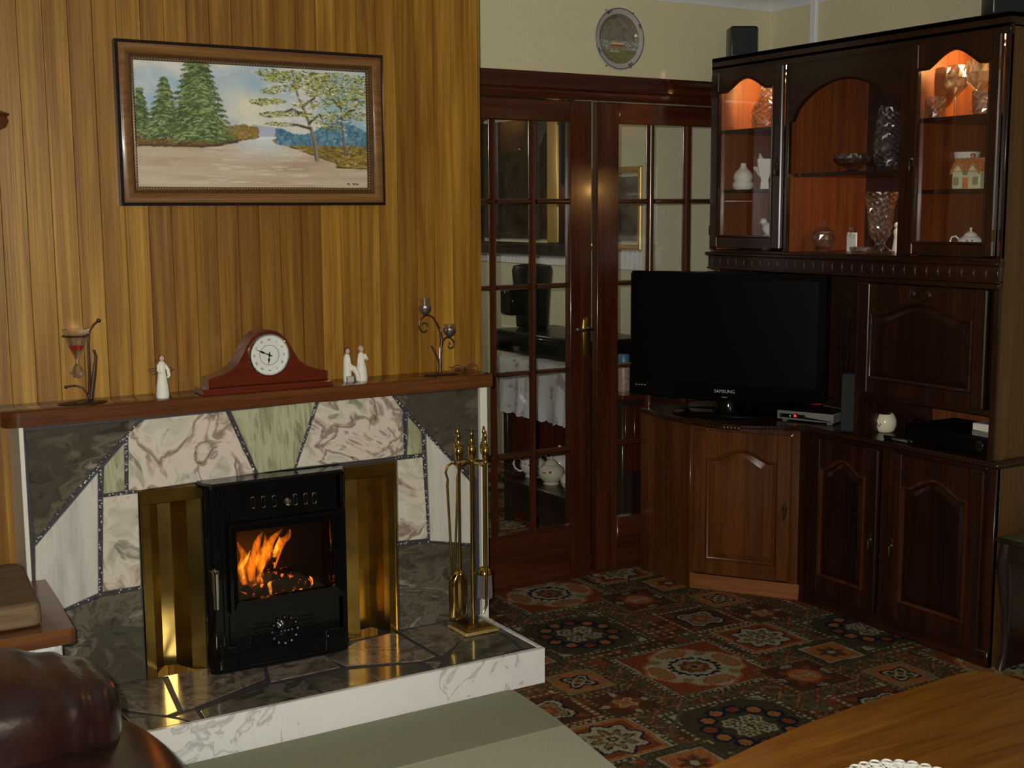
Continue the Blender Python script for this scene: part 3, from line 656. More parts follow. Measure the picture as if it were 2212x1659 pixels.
FL=[('flame',[(530,1262),(522,1232),(528,1205),(519,1184),(512,1170)],[.010,.016,.013,.007,.001]),
('flame',[(545,1258),(543,1225),(552,1198),(556,1170),(568,1148)],[.010,.017,.016,.011,.001]),
('flame',[(575,1255),(572,1220),(578,1190),(588,1165),(612,1141)],[.009,.017,.017,.012,.001]),
('flame',[(586,1235),(596,1200),(606,1175),(622,1158),(627,1142)],[.008,.014,.014,.010,.001]),
('flame',[(560,1262),(565,1230),(562,1205),(575,1180),(572,1155)],[.010,.016,.016,.012,.002]),
('flameh',[(526,1250),(521,1228),(533,1207),(541,1188)],[.006,.009,.006,.001]),
('flameh',[(590,1205),(597,1185),(603,1168),(604,1158)],[.005,.008,.006,.001]),
('flameh',[(569,1204),(571,1194),(571,1186)],[.004,.005,.001]),
('flameh',[(576,1238),(583,1232),(590,1222),(588,1212)],[.004,.006,.005,.001]),
('flameh',[(585,1285),(584,1272),(582,1262),(588,1252)],[.004,.006,.007,.002]),
('flameh',[(530,1292),(534,1285),(536,1276)],[.003,.005,.001])]
for k,(mt,pl,rs) in enumerate(FL):
    yy=fy-.02+.012*(k%4); P=[at(x,y,'y',yy) for x,y in pl]
    # resample smoothly
    pts=[];rr=[]
    for i in range(len(P)-1):
        for t in (0,.33,.66):
            a=P[max(i-1,0)];b_=P[i];c=P[i+1];d=P[min(i+2,len(P)-1)]
            pts.append(.5*((2*b_)+(c-a)*t+(2*a-5*b_+4*c-d)*t*t+(3*b_-a-3*c+d)*t**3)); rr.append(rs[i]*(1-t)+rs[i+1]*t)
    pts.append(P[-1]); rr.append(rs[-1])
    b=B(); b.tube(pts,rr,10); b.build('flame',mt,fm)
q=at(565,1230,'y',fy); lamp('fire_light','POINT',(q.x,SY+.08,q.z),.7,(1,.38,.08),.03)
# ---------------------------------------------------------------- glazed double doors and their frame
fr=thing('door_frame','dark mahogany frame and moulded head over the glazed double doors','door frame',(3.0,YD,0))
b=B(); DZ=1.995; AZ=2.096; DX1=3.80
b.sweep([(0,0),(.008,0),(.014,.018),(.014,.030),(.022,.040),(.022,.078),(.015,.088),(.015,.101),(0,.101)],[(XBR+.004,YD-.0,DZ),(XR-.002,YD,DZ)]); b.build('head_moulding','mah_x',fr)
B().box(XBR+.004,XR-.002,YD+.0,YD+.10,DZ,AZ).build('lintel','mah_x',fr)
B().box(XBR+.004,XBR+.03,YD,YD+.10,0,DZ).build('jamb','mah_z',fr); B().box(DX1-.02,DX1+.10,YD-.005,YD+.10,0,DZ).build('jamb','mah_z',fr)
B().box(DX1+.10,XR-.002,YD+.02,YD+.10,0,DZ).build('side_board','mah_z',fr)
B().box(XBR+.03,DX1-.02,YD+.03,YD+.10,0,.022).build('sill','mah_x',fr)
def glazed_door(idx,x0,x1,cols,rows,y0):
    dt=.040; d=bpy.data.objects.new('door_%d'%idx,None); COL.objects.link(d); d.location=(x0,y0,.0); d['kind']='structure'
    g0,g1=cols[0][0],cols[-1][1]; zb,zt=rows[0][0],rows[-1][1]
    B().box(x0,g0,y0,y0+dt,.024,1.990,.003).build('stile','mah_z',d); B().box(g1,x1,y0,y0+dt,.024,1.990,.003).build('stile','mah_z',d)
    B().box(g0,g1,y0,y0+dt,.024,zb,.003).build('bottom_rail','mah_x',d); B().box(g0,g1,y0,y0+dt,zt,1.990,.003).build('top_rail','mah_x',d)
    for (a,b_),(c,e) in zip(cols,cols[1:]):
        b=B(); h=(c-b_)/2; b.prism([(b_,y0+.02),(b_+.004,y0+.008),(b_+h-.003,y0+.002),(b_+h+.003,y0+.002),(c-.004,y0+.008),(c,y0+.02),(c-.004,y0+.032),(b_+.004,y0+.032)],'z',zb,zt); b.build('glazing_bar','mah_z',d)
    for (a,b_),(c,e) in zip(rows,rows[1:]):
        for (p,q) in cols:
            b=B(); h=(c-b_)/2; b.prism([(y0+.02,b_),(y0+.008,b_+.004),(y0+.002,b_+h-.003),(y0+.002,b_+h+.003),(y0+.008,c-.004),(y0+.02,c),(y0+.032,c-.004),(y0+.032,b_+.004)],'x',p,q); b.build('glazing_bar','mah_x',d)
    for (p,q) in cols:
        for (a,b_) in rows: B().box(p-.002,q+.002,y0+.018,y0+.022,a-.002,b_+.002).build('glass_pane','glass',d)
    return d
RW=[(.241,.548),(.576,.888),(.908,1.238),(1.259,1.578),(1.600,1.906)]
d1=glazed_door(1,2.276,3.006,[(2.37,2.531),(2.557,2.715),(2.743,2.900)],RW,YD+.004)
d2=glazed_door(2,3.034,3.775,[(3.143,3.303),(3.335,3.499),(3.534,3.690)],RW,YD+.004)
# lever handle with its long brass plate
p=at(1268,728,'y',YD); zt,zb=at(1268,685,'y',YD).z,at(1268,771,'y',YD).z
b=B(); hw=.018; po=[(p.x-hw,zb+.012),(p.x-hw*.5,zb),(p.x+hw*.5,zb),(p.x+hw,zb+.012),(p.x+hw,zt-.012),(p.x+hw*.5,zt),(p.x-hw*.5,zt),(p.x-hw,zt-.012)]
b.prism(po,'y',YD+.004,YD-.002,.003,.002); hp=b.build('handle_plate','brassd',d1)
hz=at(1262,712,'y',YD-.04).z; b=B(); b.tube([(p.x+.004,YD,hz),(p.x+.004,YD-.03,hz),(p.x+.0,YD-.04,hz),(p.x-.03,YD-.042,hz+.002),(p.x-.055,YD-.042,hz-.004),(p.x-.072,YD-.040,hz)],[.009,.007,.0075,.006,.008,.009],10); b.ball((p.x-.074,YD-.04,hz),.0095,10); b.build('lever_handle','chrome',d1)
# ---------------------------------------------------------------- dining room seen through the glass
struct(B().box(XR-.016,XR,YD+.12,8.3,1.345,1.368,.004).build('trim_dado','white'))
dp=B(); y=YD+.14
dado=struct(B().box(XR-.006,XR,YD+.12,8.3,1.245,1.345).build('baseboard_dado','creamd'))
pm=None
for k in range(46):
    y=5.0+k*.042
    o=bpy.data.objects.new('dado_board',pm) if pm else None
    if o is None:
        b=B(); b.prism([(0,0),(.036,0),(.033,-.007),(.003,-.007)],'z',1.248,1.345); 
        for v in b.bm.verts: v.co=Vector((v.co.y,v.co.x,v.co.z))
        o=b.build('dado_board','white',smooth=False); pm=o.data
    else: COL.objects.link(o)
    o.parent=dado; o.location=(XR-.006,y,0)
# chimney projection, nearer part of that wall
struct(B().box(XR-.06,XR,YD+.12,5.185,0,CZ).build('wall_dining_pier','creamd'))
# gilt framed dark painting
def picframe(y0,y1,z0,z1,lab,canvas,fw=.055,x=XR-.018):
    t=thing('framed_picture',lab,'picture',(x,(y0+y1)/2,z0)); 
    b=B(); b.sweep([(0,0),(0,.03),(-.012,.036),(-fw*.5,.026),(-fw+.01,.030),(-fw,.016),(-fw,0)],[(x,y0,z0),(x,y1,z0),(x,y1,z1),(x,y0,z1)],True,(-1,0,0)); b.build('frame','goldf' if fw<.06 else 'dark',t)
    if fw>.06: B().box(x-.040,x-.004,y0-.002,y0+fw+.03,z0+.0,z1,.010,3).build('gilt_stile','goldf',t)
    B().box(x-.006,x,y0+.02,y1-.02,z0+.02,z1-.02).build('canvas',canvas,t,smooth=False); return t
M['darkpic']=plain('dark_landscape_paint',(.03,.02,.012),.35,nz=.2,nscale=12,var=.8,coat=.1)
M['darkpic2']=plain('dim_print',(.10,.09,.06),.3,nscale=9,var=.8,coat=.3)
picframe(5.975,6.88,1.372,2.10,'dark oil painting in a wide gilt frame seen through the left glazed door','darkpic',.08)
picframe(5.245,5.70,1.376,1.745,'small framed print seen through the right glazed door','darkpic2',.03,XR-.017)
# sideboard with embroidered cloth, lower shelf of teapots
SBX=3.2; SB0,SB1=4.755,5.42
sb=thing('sideboard','dark wooden sideboard under a white embroidered cloth behind the left door','sideboard',((SBX+XR)/2,(SB0+SB1)/2,0))
xb=3.72
B().box(SBX,xb,SB0,SB1,.80,.835,.005).build('top_board','dark',sb); B().box(SBX,xb,SB0+.01,SB1-.01,.20,.225,.004).build('shelf','dark',sb)
B().box(xb-.02,xb,SB0,SB1,.06,.80).build('back_panel','inner',sb)
B().box(SBX+.02,xb-.02,SB1-.03,SB1-.012,.0,.80).build('end_panel','unit_x' if 0 else 'mah_z',sb)
for yy in (SB0+.02,SB1-.05):
    for xx in (SBX+.01,xb-.06): B().box(xx,xx+.035,yy,yy+.035,0,.80,.004).build('leg','dark',sb)
B().box(SBX+.012,SBX+.03,SB0+.05,SB1-.05,.08,.20).build('apron','dark',sb)
# cloth
mt,nt,bs=newmat('embroidered_cloth'); mp=coords(nt,(1,1,1)); n=noise(nt,mp.outputs[0],16,3,.6); r_=ramp(nt,[(.36,(.30,.25,.22)),(.42,(.50,.51,.52)),(1,(.56,.57,.58))]); nt.links.new(n.outputs[0],r_.inputs[0]); nt.links.new(r_.outputs[0],bs.inputs['Base Color']); bs.inputs['Roughness'].default_value=.9; M['cloth']=mt
b=B()
def clothf(s,t):
    y=SB0-.005+(SB1+.01-SB0)*s
    if t<.6: x=xb-.02-(xb-.02-SBX+.004)*(t/.6); return (x,y,.841+.002*math.sin(s*30)*math.sin(t*9))
    k=(t-.6)/.4; dr_=.262+.010*abs(math.sin(s*PI*13))+.02*s*(1-s)
    return (SBX-.010-.016*k*(1+math.sin(s*38+1.2*math.sin(s*11))),y+(.012*math.sin(s*25)*k),.840-dr_*k)
b.grid(110,26,clothf); o=b.build('tablecloth','cloth',angle=80); tag(origin(o,(SBX+.2,5.0,.84)),'white embroidered cloth with scalloped edge hanging over the sideboard','tablecloth')
# stereo box and coffee machine on the sideboard
t=thing('storage_box','black box cabinet standing on the white cloth','box',(3.47,5.1,.843)); B().box(3.28,3.66,4.80,5.62,.846,.955,.006).build('case','black',t); B().box(3.272,3.28,4.84,5.58,.862,.94,.003).build('front_panel','gloss',t)
cmx=at(1150,700,'z',.957); t=thing('coffee_machine','tall black coffee machine standing on the black box behind the door','coffee machine',(3.47,5.17,.957))
zt=at(1150,570,'x',3.46).z; h=zt-.957; CMY=at(1150,650,'x',3.46).y; CMR=(at(1100,600,'x',3.46).y-at(1200,600,'x',3.46).y)/2; kk=.98
b=B(); b.lathe([(.075*kk,0),(.085*kk,.01),(.095*kk,h*.5),(.108*kk,h*.9),(.100*kk,h*.97),(.05*kk,h)],(3.46,CMY,.957),28); b.build('body','black',t)
b=B(); b.box(3.30,3.40,CMY-.05,CMY+.06,.957+h*.22,.957+h*.62,.01); b.build('spout_block','gloss',t); B().ball((3.298,CMY,.957+h*.58),.009,8).build('button','chrome',t)
b=B(); b.tube([(3.40,4.98,.962),(3.42,4.93,1.0),(3.44,4.88,1.005),(3.46,4.84,.98),(3.48,4.82,.962)],.004,6); tag(b.build('power_cord','black'),'black cord looping over the box beside the coffee machine','cord')
# white cupboard shapes behind it, far corner
t=thing('glass_cabinet','low pale cabinet against the far dining room wall','cabinet',(2.6,7.2,0)); B().box(2.32,2.9,7.0,7.4,0,.72,.01).build('carcass','dark',t); B().box(2.30,2.92,6.98,7.42,.72,.75,.005).build('top_board','chinaw',t)
t=thing('curtain','olive curtain hanging at the far side of the dining room','curtain',(2.5,8.1,.2)); b=B(); b.grid(60,4,lambda s,q:(2.25+s*.55,8.15+.04*math.sin(s*34),.2+q*2.1)); b.build('drape',plain('olive_cloth',(.13,.15,.06),.9),t,angle=80)
# pots
M['rose']=plain('rose_print',(.50,.07,.05),.3)
def teapot(c,r,lab,hd=PI,cols='chinaw',grp=None,deco='rose',sp=True,scale=1):
    t=thing('teapot',lab,'teapot',c,0,grp); x,y,z=c; b=B()
    b.lathe([(.001,0),(r*.6,0),(r*.62,r*.08),(r*.5,r*.16),(r*.85,r*.45),(r,r*.85),(r*.92,r*1.2),(r*.6,r*1.5),(r*.5,r*1.55),(.001,r*1.55)],c,28); b.build('body',cols,t)
    b=B(); b.lathe([(r*.54,r*1.53),(r*.5,r*1.62),(r*.3,r*1.8),(r*.1,r*1.88),(r*.07,r*1.95),(r*.13,r*2.05),(r*.08,r*2.15),(.001,r*2.17)],c,24); b.build('lid',cols,t)
    ux,uy=math.cos(hd),math.sin(hd)
    b=B(); b.tube([(x+ux*r*k,y+uy*r*k,z+r*q) for k,q in ((.85,1.25),(1.15,1.5),(1.45,1.42),(1.55,1.1),(1.42,.75),(1.1,.5),(.9,.5))],r*.075,8); b.build('handle',cols,t)
    if sp: b=B(); b.tube([(x-ux*r*k,y-uy*r*k,z+r*q) for k,q in ((.8,.5),(1.15,.6),(1.35,.95),(1.45,1.3),(1.62,1.45))],[r*.22,r*.19,r*.13,r*.1,r*.085],10); b.build('spout',cols,t)
    if deco:
        b=B()
        for k in range(5):
            an=PI*1.25+(rng.random()-.5)*1.4; zz=r*(.62+.5*rng.random()); b.ball((x+math.cos(an)*r*.985,y+math.sin(an)*r*.985,z+zz),r*(.13 if k==0 else .07),8,(1,1,.8))
        b.build('flower_print',deco,t,kind='stuff')
    return t
tz=.226; G='teapots on the sideboard shelf'
q=at(1140,1022,'z',tz); teapot((q.x-.02,q.y-.08,tz),.066,'white teapot with thin looped handle, leftmost on the sideboard shelf',PI*.93,grp=G)
q=at(1185,1030,'z',tz); teapot((q.x+.08,q.y+.02,tz),.070,'white teapot with pointed lid standing at the back of the shelf',PI*.9,grp=G)
M['cpot']=plain('cream_china',(.62,.60,.44),.18,coat=.5)
q=at(1197,1042,'z',tz); teapot((q.x-.03,q.y-.02,tz),.066,'cream teapot painted with a red rose, in front of the white ones',PI*.85,'cpot',G)
q=at(1226,1054,'z',tz); teapot((q.x-.02,q.y-.07,tz),.058,'white pot with round handle at the near end of the shelf',PI*1.2,grp=G)
# jar with blue lid on a brown board cabinet seen through right door
t=thing('low_cabinet','brown slatted cabinet behind the right glazed door','cabinet',(3.5,4.6,0))
B().box(3.27,3.90,4.478,4.740,.0,.72,.004).build('carcass','dark',t)
for k in range(12): B().box(3.28+.05*k,3.325+.05*k,4.470,4.478,.40,.70,.002).build('slat','mah_z',t)
B().box(3.26,3.91,4.466,4.745,.72,.745,.003).build('top_board','mah_x',t)
q=at(1347,790,'y',4.60); t=thing('storage_jar','glass jar with blue lid on the brown cabinet behind the door','jar',(q.x,4.60,.745))
rz_=(at(1357,750,'y',4.60).x-at(1337,750,'y',4.60).x)/2; b=B(); b.lathe([(.001,0),(rz_*1.1,0),(rz_*1.15,.02),(rz_*1.15,.10),(rz_,.125),(.001,.125)],(q.x,4.60,.745),20); b.build('jar_body',plain('beige_contents',(.35,.25,.17),.4,var=.3,nscale=90),t)
b=B(); b.lathe([(rz_*1.04,.125),(rz_*1.04,.16),(rz_*.9,.165),(.001,.165)],(q.x,4.60,.745),20); b.build('jar_lid',plain('blue_plastic',(.06,.17,.26),.4),t)
# ---------------------------------------------------------------- wall unit along the right-hand wall
XU=3.522; UY0=4.20; UL=1.464; UD=XR-XU-.004
CX=UY0   # local x = CX - world Y
wu=thing('display_unit','tall dark mahogany display unit with lit glass doors along the right wall','cabinet',(XU,UY0,.712),-PI/2)
def lx(Y): return UY0-Y
def LB(nm,mat,x0,x1,y0,y1,z0,z1,par=None,bev=.0015,**k):
    par=par or wu; zz=.712 if par is wu else 0
    return B().box(x0,x1,y0,y1,z0-zz,z1-zz,bev).build(nm,mat,par,local=True,**k)
T=2.135
LB('end_panel','endp',UL-.018,UL,0.006,UD,.712,T,label='lighter brown veneered end panel'); LB('end_stile','unit_z',UL-.020,UL+.002,-.002,.012,.712,T)
LB('end_panel','inner',0,.018,0,UD,1.30,T); LB('end_panel','unit_z',0,.018,.22,UD,.712,1.30)
LB('back_panel','unit_z',.018,UL-.018,UD-.012,UD,.712,T)
LB('top_board','unit_x',0.018,UL-.018,.0,UD-.012,T-.02,T)
LB('bottom_board','unit_x',.018,UL-.018,.004,UD-.012,1.366,1.386)
d1x,d2x,d3x=lx(3.744),lx(3.147),lx(3.350)
LB('divider','inner',d1x-.009,d1x+.009,.004,UD-.012,1.386,T-.02); LB('divider','inner',d2x-.009,d2x+.009,.004,UD-.012,1.386,T-.02)
LB('divider','unit_z',d3x-.010,d3x+.010,.0,UD-.012,.712,1.30)
LB('compartment_floor','unit_x',d3x+.01,UL-.018,.004,UD-.012,.862,.880)
LB('niche_back','inner',d3x+.01,UL-.018,UD-.030,UD-.013,.712,.862)
# shelves
for a,b_,z in ((.018,d1x-.009,1.880),(.018,d1x-.009,1.634),(d1x+.009,d2x-.009,1.690),(d2x+.009,UL-.018,1.862),(d2x+.009,UL-.018,1.616)):
    LB('shelf','unit_x',a,b_,.03,UD-.012,z-.014,z)
# rails and pilasters on the face
LB('top_rail','unit_x',0,UL,-.004,.016,T-.03,T+.005)
LB('pilaster','unit_z',d2x-.028,d2x+.022,-.006,.012,1.386,T-.03); LB('pilaster','unit_z',d1x-.012,d1x+.010,-.006,.012,1.386,T-.03)
LB('pilaster','unit_z',0,.022,-.006,.012,1.386,T-.03); LB('pilaster','unit_z',UL-.016,UL+.002,-.006,.012,1.386,T-.03)
# arched panel over the open middle
a0,a1=d1x+.010,d2x-.028; zt=T-.03; b=B(); po=[(a0,zt),(a1,zt),(a1,1.885)]
N=22
for k in range(N+1):
    t=k/N; x=a1-.018-(a1-a0-.036)*t; po.append((x,1.890+.012*0+.142*math.sin(PI*min(1,max(0,(t*1.0))))**.62))
po.append((a0,1.885)); b.prism([(x,z-.712) for x,z in po],'y',.012,-.004); b.build('arched_panel','unit_x',wu,local=True,smooth=False)
b=B(); b.tube([(x,-.005,z-.712) for x,z in po[3:-1]],.004,6); b.build('arch_bead','unit_x',wu,local=True)
# frieze with upright flutes
LB('frieze','unit_x',0.004,UL,-.014,.016,1.312,1.362); LB('frieze_lip','unit_x',-.006,UL+.006,-.026,.016,1.362,1.376,bev=.004); LB('frieze_base','unit_x',0,UL+.002,-.018,.016,1.306,1.314,bev=.002); LB('bureau_rail','unit_x',d3x,UL,-.010,.016,1.286,1.305)
for k in range(29):
    x=.030+k*.0495; LB('flute','unit_z',x-.0035,x+.0035,-.0175,-.012,1.319,1.354,bev=.0012)
# cornice with return at both ends
pr=[(0,0),(.010,0),(.012,.008),(.024,.016),(.026,.024),(.044,.034),(.050,.036),(.050,.046),(0,.046)]
b=B(); zc=2.128-.712; b.sweep(pr,[(0,UD-.01,zc),(0,-.004,zc),(UL,-.004,zc),(UL,UD-.01,zc)][::-1]); b.build('cornice','unit_x',wu,local=True)
B().box(-.0,UL,-.004,UD-.01,zc+.030,zc+.044).build('cornice_top','unit_x',wu,local=True)
def archline(x0,x1,zb,rise,n=30,sh=.12):
    o=[]
    for k in range(n+1):
        s=k/n; q=min(1,max(0,(s-sh)/(1-2*sh))); o.append((x0+(x1-x0)*s,zb+rise*(.5-.5*math.cos(2*PI*q))**.62))
    return o
def panel_door(parent,loc,rz,w_,h,mat='unit_z',st=.055,rb=.06,rt=.055,rise=.05,glass=False,matx=None,handle=None,hmat='ant',thick=.020,key=None,hinge=None,pmat=None,nm='door'):
    """framed door: local x across, -y outwards, z up; returns the mesh object of the frame"""
    matx=matx or mat; x0,x1,zb,zs_=st,w_-st,rb,h-rt-rise
    arch=archline(x0,x1,zs_,rise)
    b=B(); y0,y1=0,-thick
    b.box(0,x0,y1,y0,0,h,.004); b.box(x1,w_,y1,y0,0,h,.004); b.box(x0,x1,y1+.001,y0,0,zb); b.prism([(x1,h-.0015),(x0,h-.0015)]+arch,'y',y0,y1+.001)
    d=b.build(nm,mat,parent,local=True,smooth=False); d.location=loc; d.rotation_euler=(0,0,rz)
    path=[(x,y1,z) for x,z in arch]; loop=path+[(x1,y1,zb),(x0,y1,zb)]
    b=B(); pf=[(-.0,0),(-.004,.004),(-.009,.003),(-.014,-.004),(-.014,-.010),(0,-.010)] if not glass else [(.004,0),(0,.005),(-.006,.003),(-.006,-.010),(.004,-.008)]
    b.sweep([(u,v) for u,v in pf],loop[::-1],True,(0,-1,0)); b.build('moulding',matx,d,local=True,angle=50)
    if glass:
        b=B(); b.prism(loop_xz(loop),'y',-.008,-.005); b.build('glass_pane','glassd',d,local=True,smooth=False)
    else:
        pp=lambda d_:archline(x0+d_,x1-d_,zs_-d_,rise)+[(x1-d_,zb+d_),(x0+d_,zb+d_)]
        b=B(); b.prism(pp(.010),'y',-.004,-.017,0,.009,inner=pp(.034)); b.build('raised_panel',pmat or mat,d,local=True,smooth=False)
    if handle:
        hx,hz_,kind=handle; b=B()
        if kind=='drop':
            b.lathe([(.010,0),(.010,.002),(.005,.006),(.001,.009)],(hx,y1,hz_),14,rot=(PI/2,0,0)); b.lathe([(.001,-.046),(.004,-.043),(.0055,-.034),(.0028,-.022),(.003,-.004),(.001,0)],(hx,y1-.009,hz_),10)
            b.prism([(hx+u,hz_+v) for u,v in ((-.006,.018),(0,.030),(.006,.018),(.009,.004),(.009,-.012),(.006,-.03),(0,-.042),(-.006,-.03),(-.009,-.012),(-.009,.004))],'y',y1+.001,y1-.002)
        else:
            b.tube([(hx+u,y1-v,hz_+q) for u,v,q in ((-.034,.0,0),(-.034,.012,0),(-.030,.016,-.012),(-.018,.018,-.022),(0,.019,-.025),(.018,.018,-.022),(.030,.016,-.012),(.034,.012,0),(.034,0,0))],.0032,8)
            for s in(-1,1): b.lathe([(.012,0),(.012,.002),(.006,.006),(.001,.008)],(hx+s*.034,y1,hz_),12,rot=(PI/2,0,0),sy=1.3)
        b.build('handle',hmat,d,local=True)
    if hinge:
        for hz_ in hinge[1:]:
            b=B(); b.lathe([(.004,-.02),(.004,.02)],(hinge[0],y1+.002,hz_),8); b.build('hinge','brass',d,local=True)
    return d
def loop_xz(l): return [(p[0],p[2]) for p in l]
yd=-.006
M['unit_d']=wood('dark_panel_wood',(.008,.0022,.0010),(.015,.0040,.0015),(.026,.0075,.0024),'z',.25,.1,fine=20)
panel_door(wu,(lx(4.178),yd,1.396-.712),0,.424,.712,st=.048,rb=.046,rt=.030,rise=.048,glass=True,handle=(.400,.33,'drop'),hinge=(0,.07,.62))
panel_door(wu,(lx(3.122),yd,1.392-.712),0,.368,.716,st=.034,rb=.042,rt=.030,rise=.055,glass=True,handle=(.018,.33,'drop'),hinge=(.368,.07,.62))
# drop-front bureau door
panel_door(wu,(lx(3.328),yd+.002,.884-.712),0,.560,.400,st=.050,rb=.050,rt=.055,rise=.045,handle=(.285,.372,'bail'),matx='unit_x',pmat='unit_d')
# lamps in the two glazed compartments
for nm,x in (('left',(.018+d1x)/2),('right',(d2x+UL)/2)):
    c=Vector((XU+.20,UY0-x,T-.024)); b=B(); b.lathe([(.001,-.012),(.030,-.012),(.034,-.008),(.034,0),(.001,0)],(x,.20,T-.0205-.712),20); b.build('lamp_housing','steel',wu,local=True)
    b=B(); b.lathe([(.001,-.0135),(.022,-.0135),(.022,-.0122),(.001,-.0122)],(x,.20,T-.0205-.712),20); b.build('lamp_lens',M.setdefault('lamplens',plain('lit_lamp_lens',(1,.8,.5),.4,emit=(1,.66,.28),es=14)),wu,local=True)
    lamp('cabinet_lamp_light_'+nm,'POINT',c-Vector((0,0,.035)),5.5 if nm=='left' else 7.0,(1,.58,.20),.012)
b=B(); b.lathe([(.001,-.010),(.022,-.010),(.024,0),(.001,0)],(lx(3.24),.24,1.676-.712),16); b.build('lamp_housing','steel',wu,local=True)
b=B(); b.lathe([(.001,-.0115),(.015,-.0115),(.015,-.0102),(.001,-.0102)],(lx(3.24),.24,1.676-.712),16); b.build('lamp_lens','lamplens',wu,local=True)
lamp('cabinet_lamp_light_middle','POINT',(XU+.24,3.24,1.655),1.4,(1,.52,.16),.01)
# ---------------------------------------------------------------- base cupboards with rope-edged top
bc=thing('base_cabinet','low dark mahogany base cupboard with two arched panel doors under the display unit','cabinet',(XU,3.594,0),-PI/2)
BL=.878; BH=.690
def BB(nm,mat,x0,x1,y0,y1,z0,z1,bev=.0015,par=None,**k): return B().box(x0,x1,y0,y1,z0,z1,bev).build(nm,mat,par or bc,local=True,**k)
BB('end_panel','endp',BL-.018,BL,.006,UD,0,BH,label='lighter brown veneered end panel'); BB('end_panel','unit_z',0,.018,.006,UD,0,BH); BB('back_panel','unit_z',.018,BL-.018,UD-.012,UD,0,BH)
BB('stile','unit_z',0,.036,0,.02,0,BH); BB('stile','unit_z',.379,.433,0,.02,.0,BH); BB('stile','unit_z',BL-.040,BL,-.0,.02,0,BH); BB('rail','unit_x',.036,BL-.04,.001,.02,.675,BH); BB('plinth','unit_x',.0,BL,-.006,.02,0,.058,.003)
panel_door(bc,(.030,-.002,.062),0,.350,.616,rise=.045,st=.058,rb=.07,rt=.065,handle=(.325,.275,'drop'),matx='mah_z',pmat='unit_d')
panel_door(bc,(.432,-.002,.062),0,.412,.616,rise=.045,st=.060,rb=.07,rt=.065,handle=(.024,.275,'drop'),matx='mah_z',pmat='unit_d')
def rope(path,r=.006,pitch=.016,nm='rope_moulding',mat='unit_x',par=None,local=True):
    P=[Vector(p) for p in path]; b=B(); 
    for q0,q1 in zip(P,P[1:]):
        L=(q1-q0).length; n=max(1,round(L/pitch))
        ang=math.atan2((q1-q0).y,(q1-q0).x)
        for i in range(n):
            c=q0.lerp(q1,(i+.5)/n); b.ball(c,r,8,(1.35,1,1.0),rot=(0,.6,ang))
    return b.build(nm,mat,par,local=local,kind='stuff')
BB('worktop','unit_x',-.002,BL+.012,-.012,UD,BH,.712,.004); rope([(0,-.0125,.701),(BL+.010,-.0125,.701)],par=bc); rope([(BL+.012,-.01,.701),(BL+.012,UD-.01,.701)],par=bc)
# ---------------------------------------------------------------- corner cabinet that carries the television
cc=thing('corner_cabinet','mahogany corner cabinet with bowed rope-edged top carrying the television','cabinet',(3.262,3.995,0))
P0=Vector((3.262,3.995)); P1=Vector((3.524,3.618)); XB=XR-.002
B().box(3.262,3.280,P0.y,YD-.002,0,BH,.0015).build('side_panel','cornerw',cc)
B().box(3.29,3.50,4.28,4.31,.0,BH).build('back_panel','unit_z',cc)
B().prism([(3.285,4.28),(3.285,4.0),(3.52,3.66),(3.9,3.66),(3.9,4.28)],'z',.06,.08).build('floor_board','unit_x',cc)
L=(P1-P0).length; an=math.atan2(P1.y-P0.y,P1.x-P0.x)
fc=B(); fc.box(0,.020,.0,.018,0,BH,.002); fc.box(L-.050,L,.0,.018,0,BH,.002); fc.box(.02,L-.05,.001,.018,.66,BH); f=fc.build('front_frame','cornerw',cc,local=True,smooth=False); f.rotation_euler=(0,0,an)
pl=B().box(0.004,L-.004,-.012,.0,0,.066,.004).build('plinth',M.setdefault('plinthw',wood('plinth_wood',(.13,.045,.014),(.24,.085,.026),(.32,.13,.04),'x',.35,.2,fine=24)),cc,local=True); pl.rotation_euler=(0,0,an)
panel_door(cc,(.018*math.cos(an),.018*math.sin(an),.074),an,L-.062,.595,'cornerw',matx='cornerw',st=.056,rb=.06,rt=.070,rise=.040,handle=(L-.062-.022,.30,'drop'))
B().box(3.516,3.545,3.588,3.632,0,BH).build('filler_strip','unit_z',cc)
top=[(3.258,4.330),(3.244,4.22),(3.233,4.12),(3.229,4.05),(3.233,3.98),(3.245,3.89),(3.268,3.81),(3.306,3.745),(3.362,3.698),(3.440,3.640),(3.518,3.598),(3.518,3.598+.001),(3.95,3.598),(3.95,4.330)]
del top[11]
B().prism(top,'z',BH+.001,.712,.003,.003).build('worktop','unit_x',cc,smooth=False); rope([(x,y,.701) for x,y in top[:11]],par=cc,local=False)
# ---------------------------------------------------------------- television
tc=Vector((3.437,3.990,.713)); TA=math.radians(-55)
tv=thing('television','wide black flat-screen television on an oval stand on the corner cabinet','television',tc,TA)
tw=.410; tb,tt=.066,.588
b=B(); b.lathe([(.001,0),(.21,0),(.225,.004),(.222,.009),(.20,.013),(.001,.015)],(0,.0,0),48,sx=1,sy=.52); b.build('stand_base','gloss',tv,local=True)
b=B(); b.lathe([(.055,.012),(.045,.03),(.040,.075),(.042,.09)],(0,.01,0),24,sy=.55); b.build('stand_neck','gloss',tv,local=True)
po=[(-tw,tb+.012)]+[(-tw+2*tw*k/16,tb-.010*math.sin(PI*k/16)) for k in range(1,16)]+[(tw,tb+.012),(tw,tt-.008),(tw-.008,tt),(-tw+.008,tt),(-tw,tt-.008)]
b=B(); b.prism(po,'y',.045,-.012,.006,.006); b.prism([(-.30,tb+.06),(.30,tb+.06),(.30,tt-.08),(-.30,tt-.08)],'y',.045,.085); bz=b.build('bezel','gloss',tv,local=True,smooth=False)
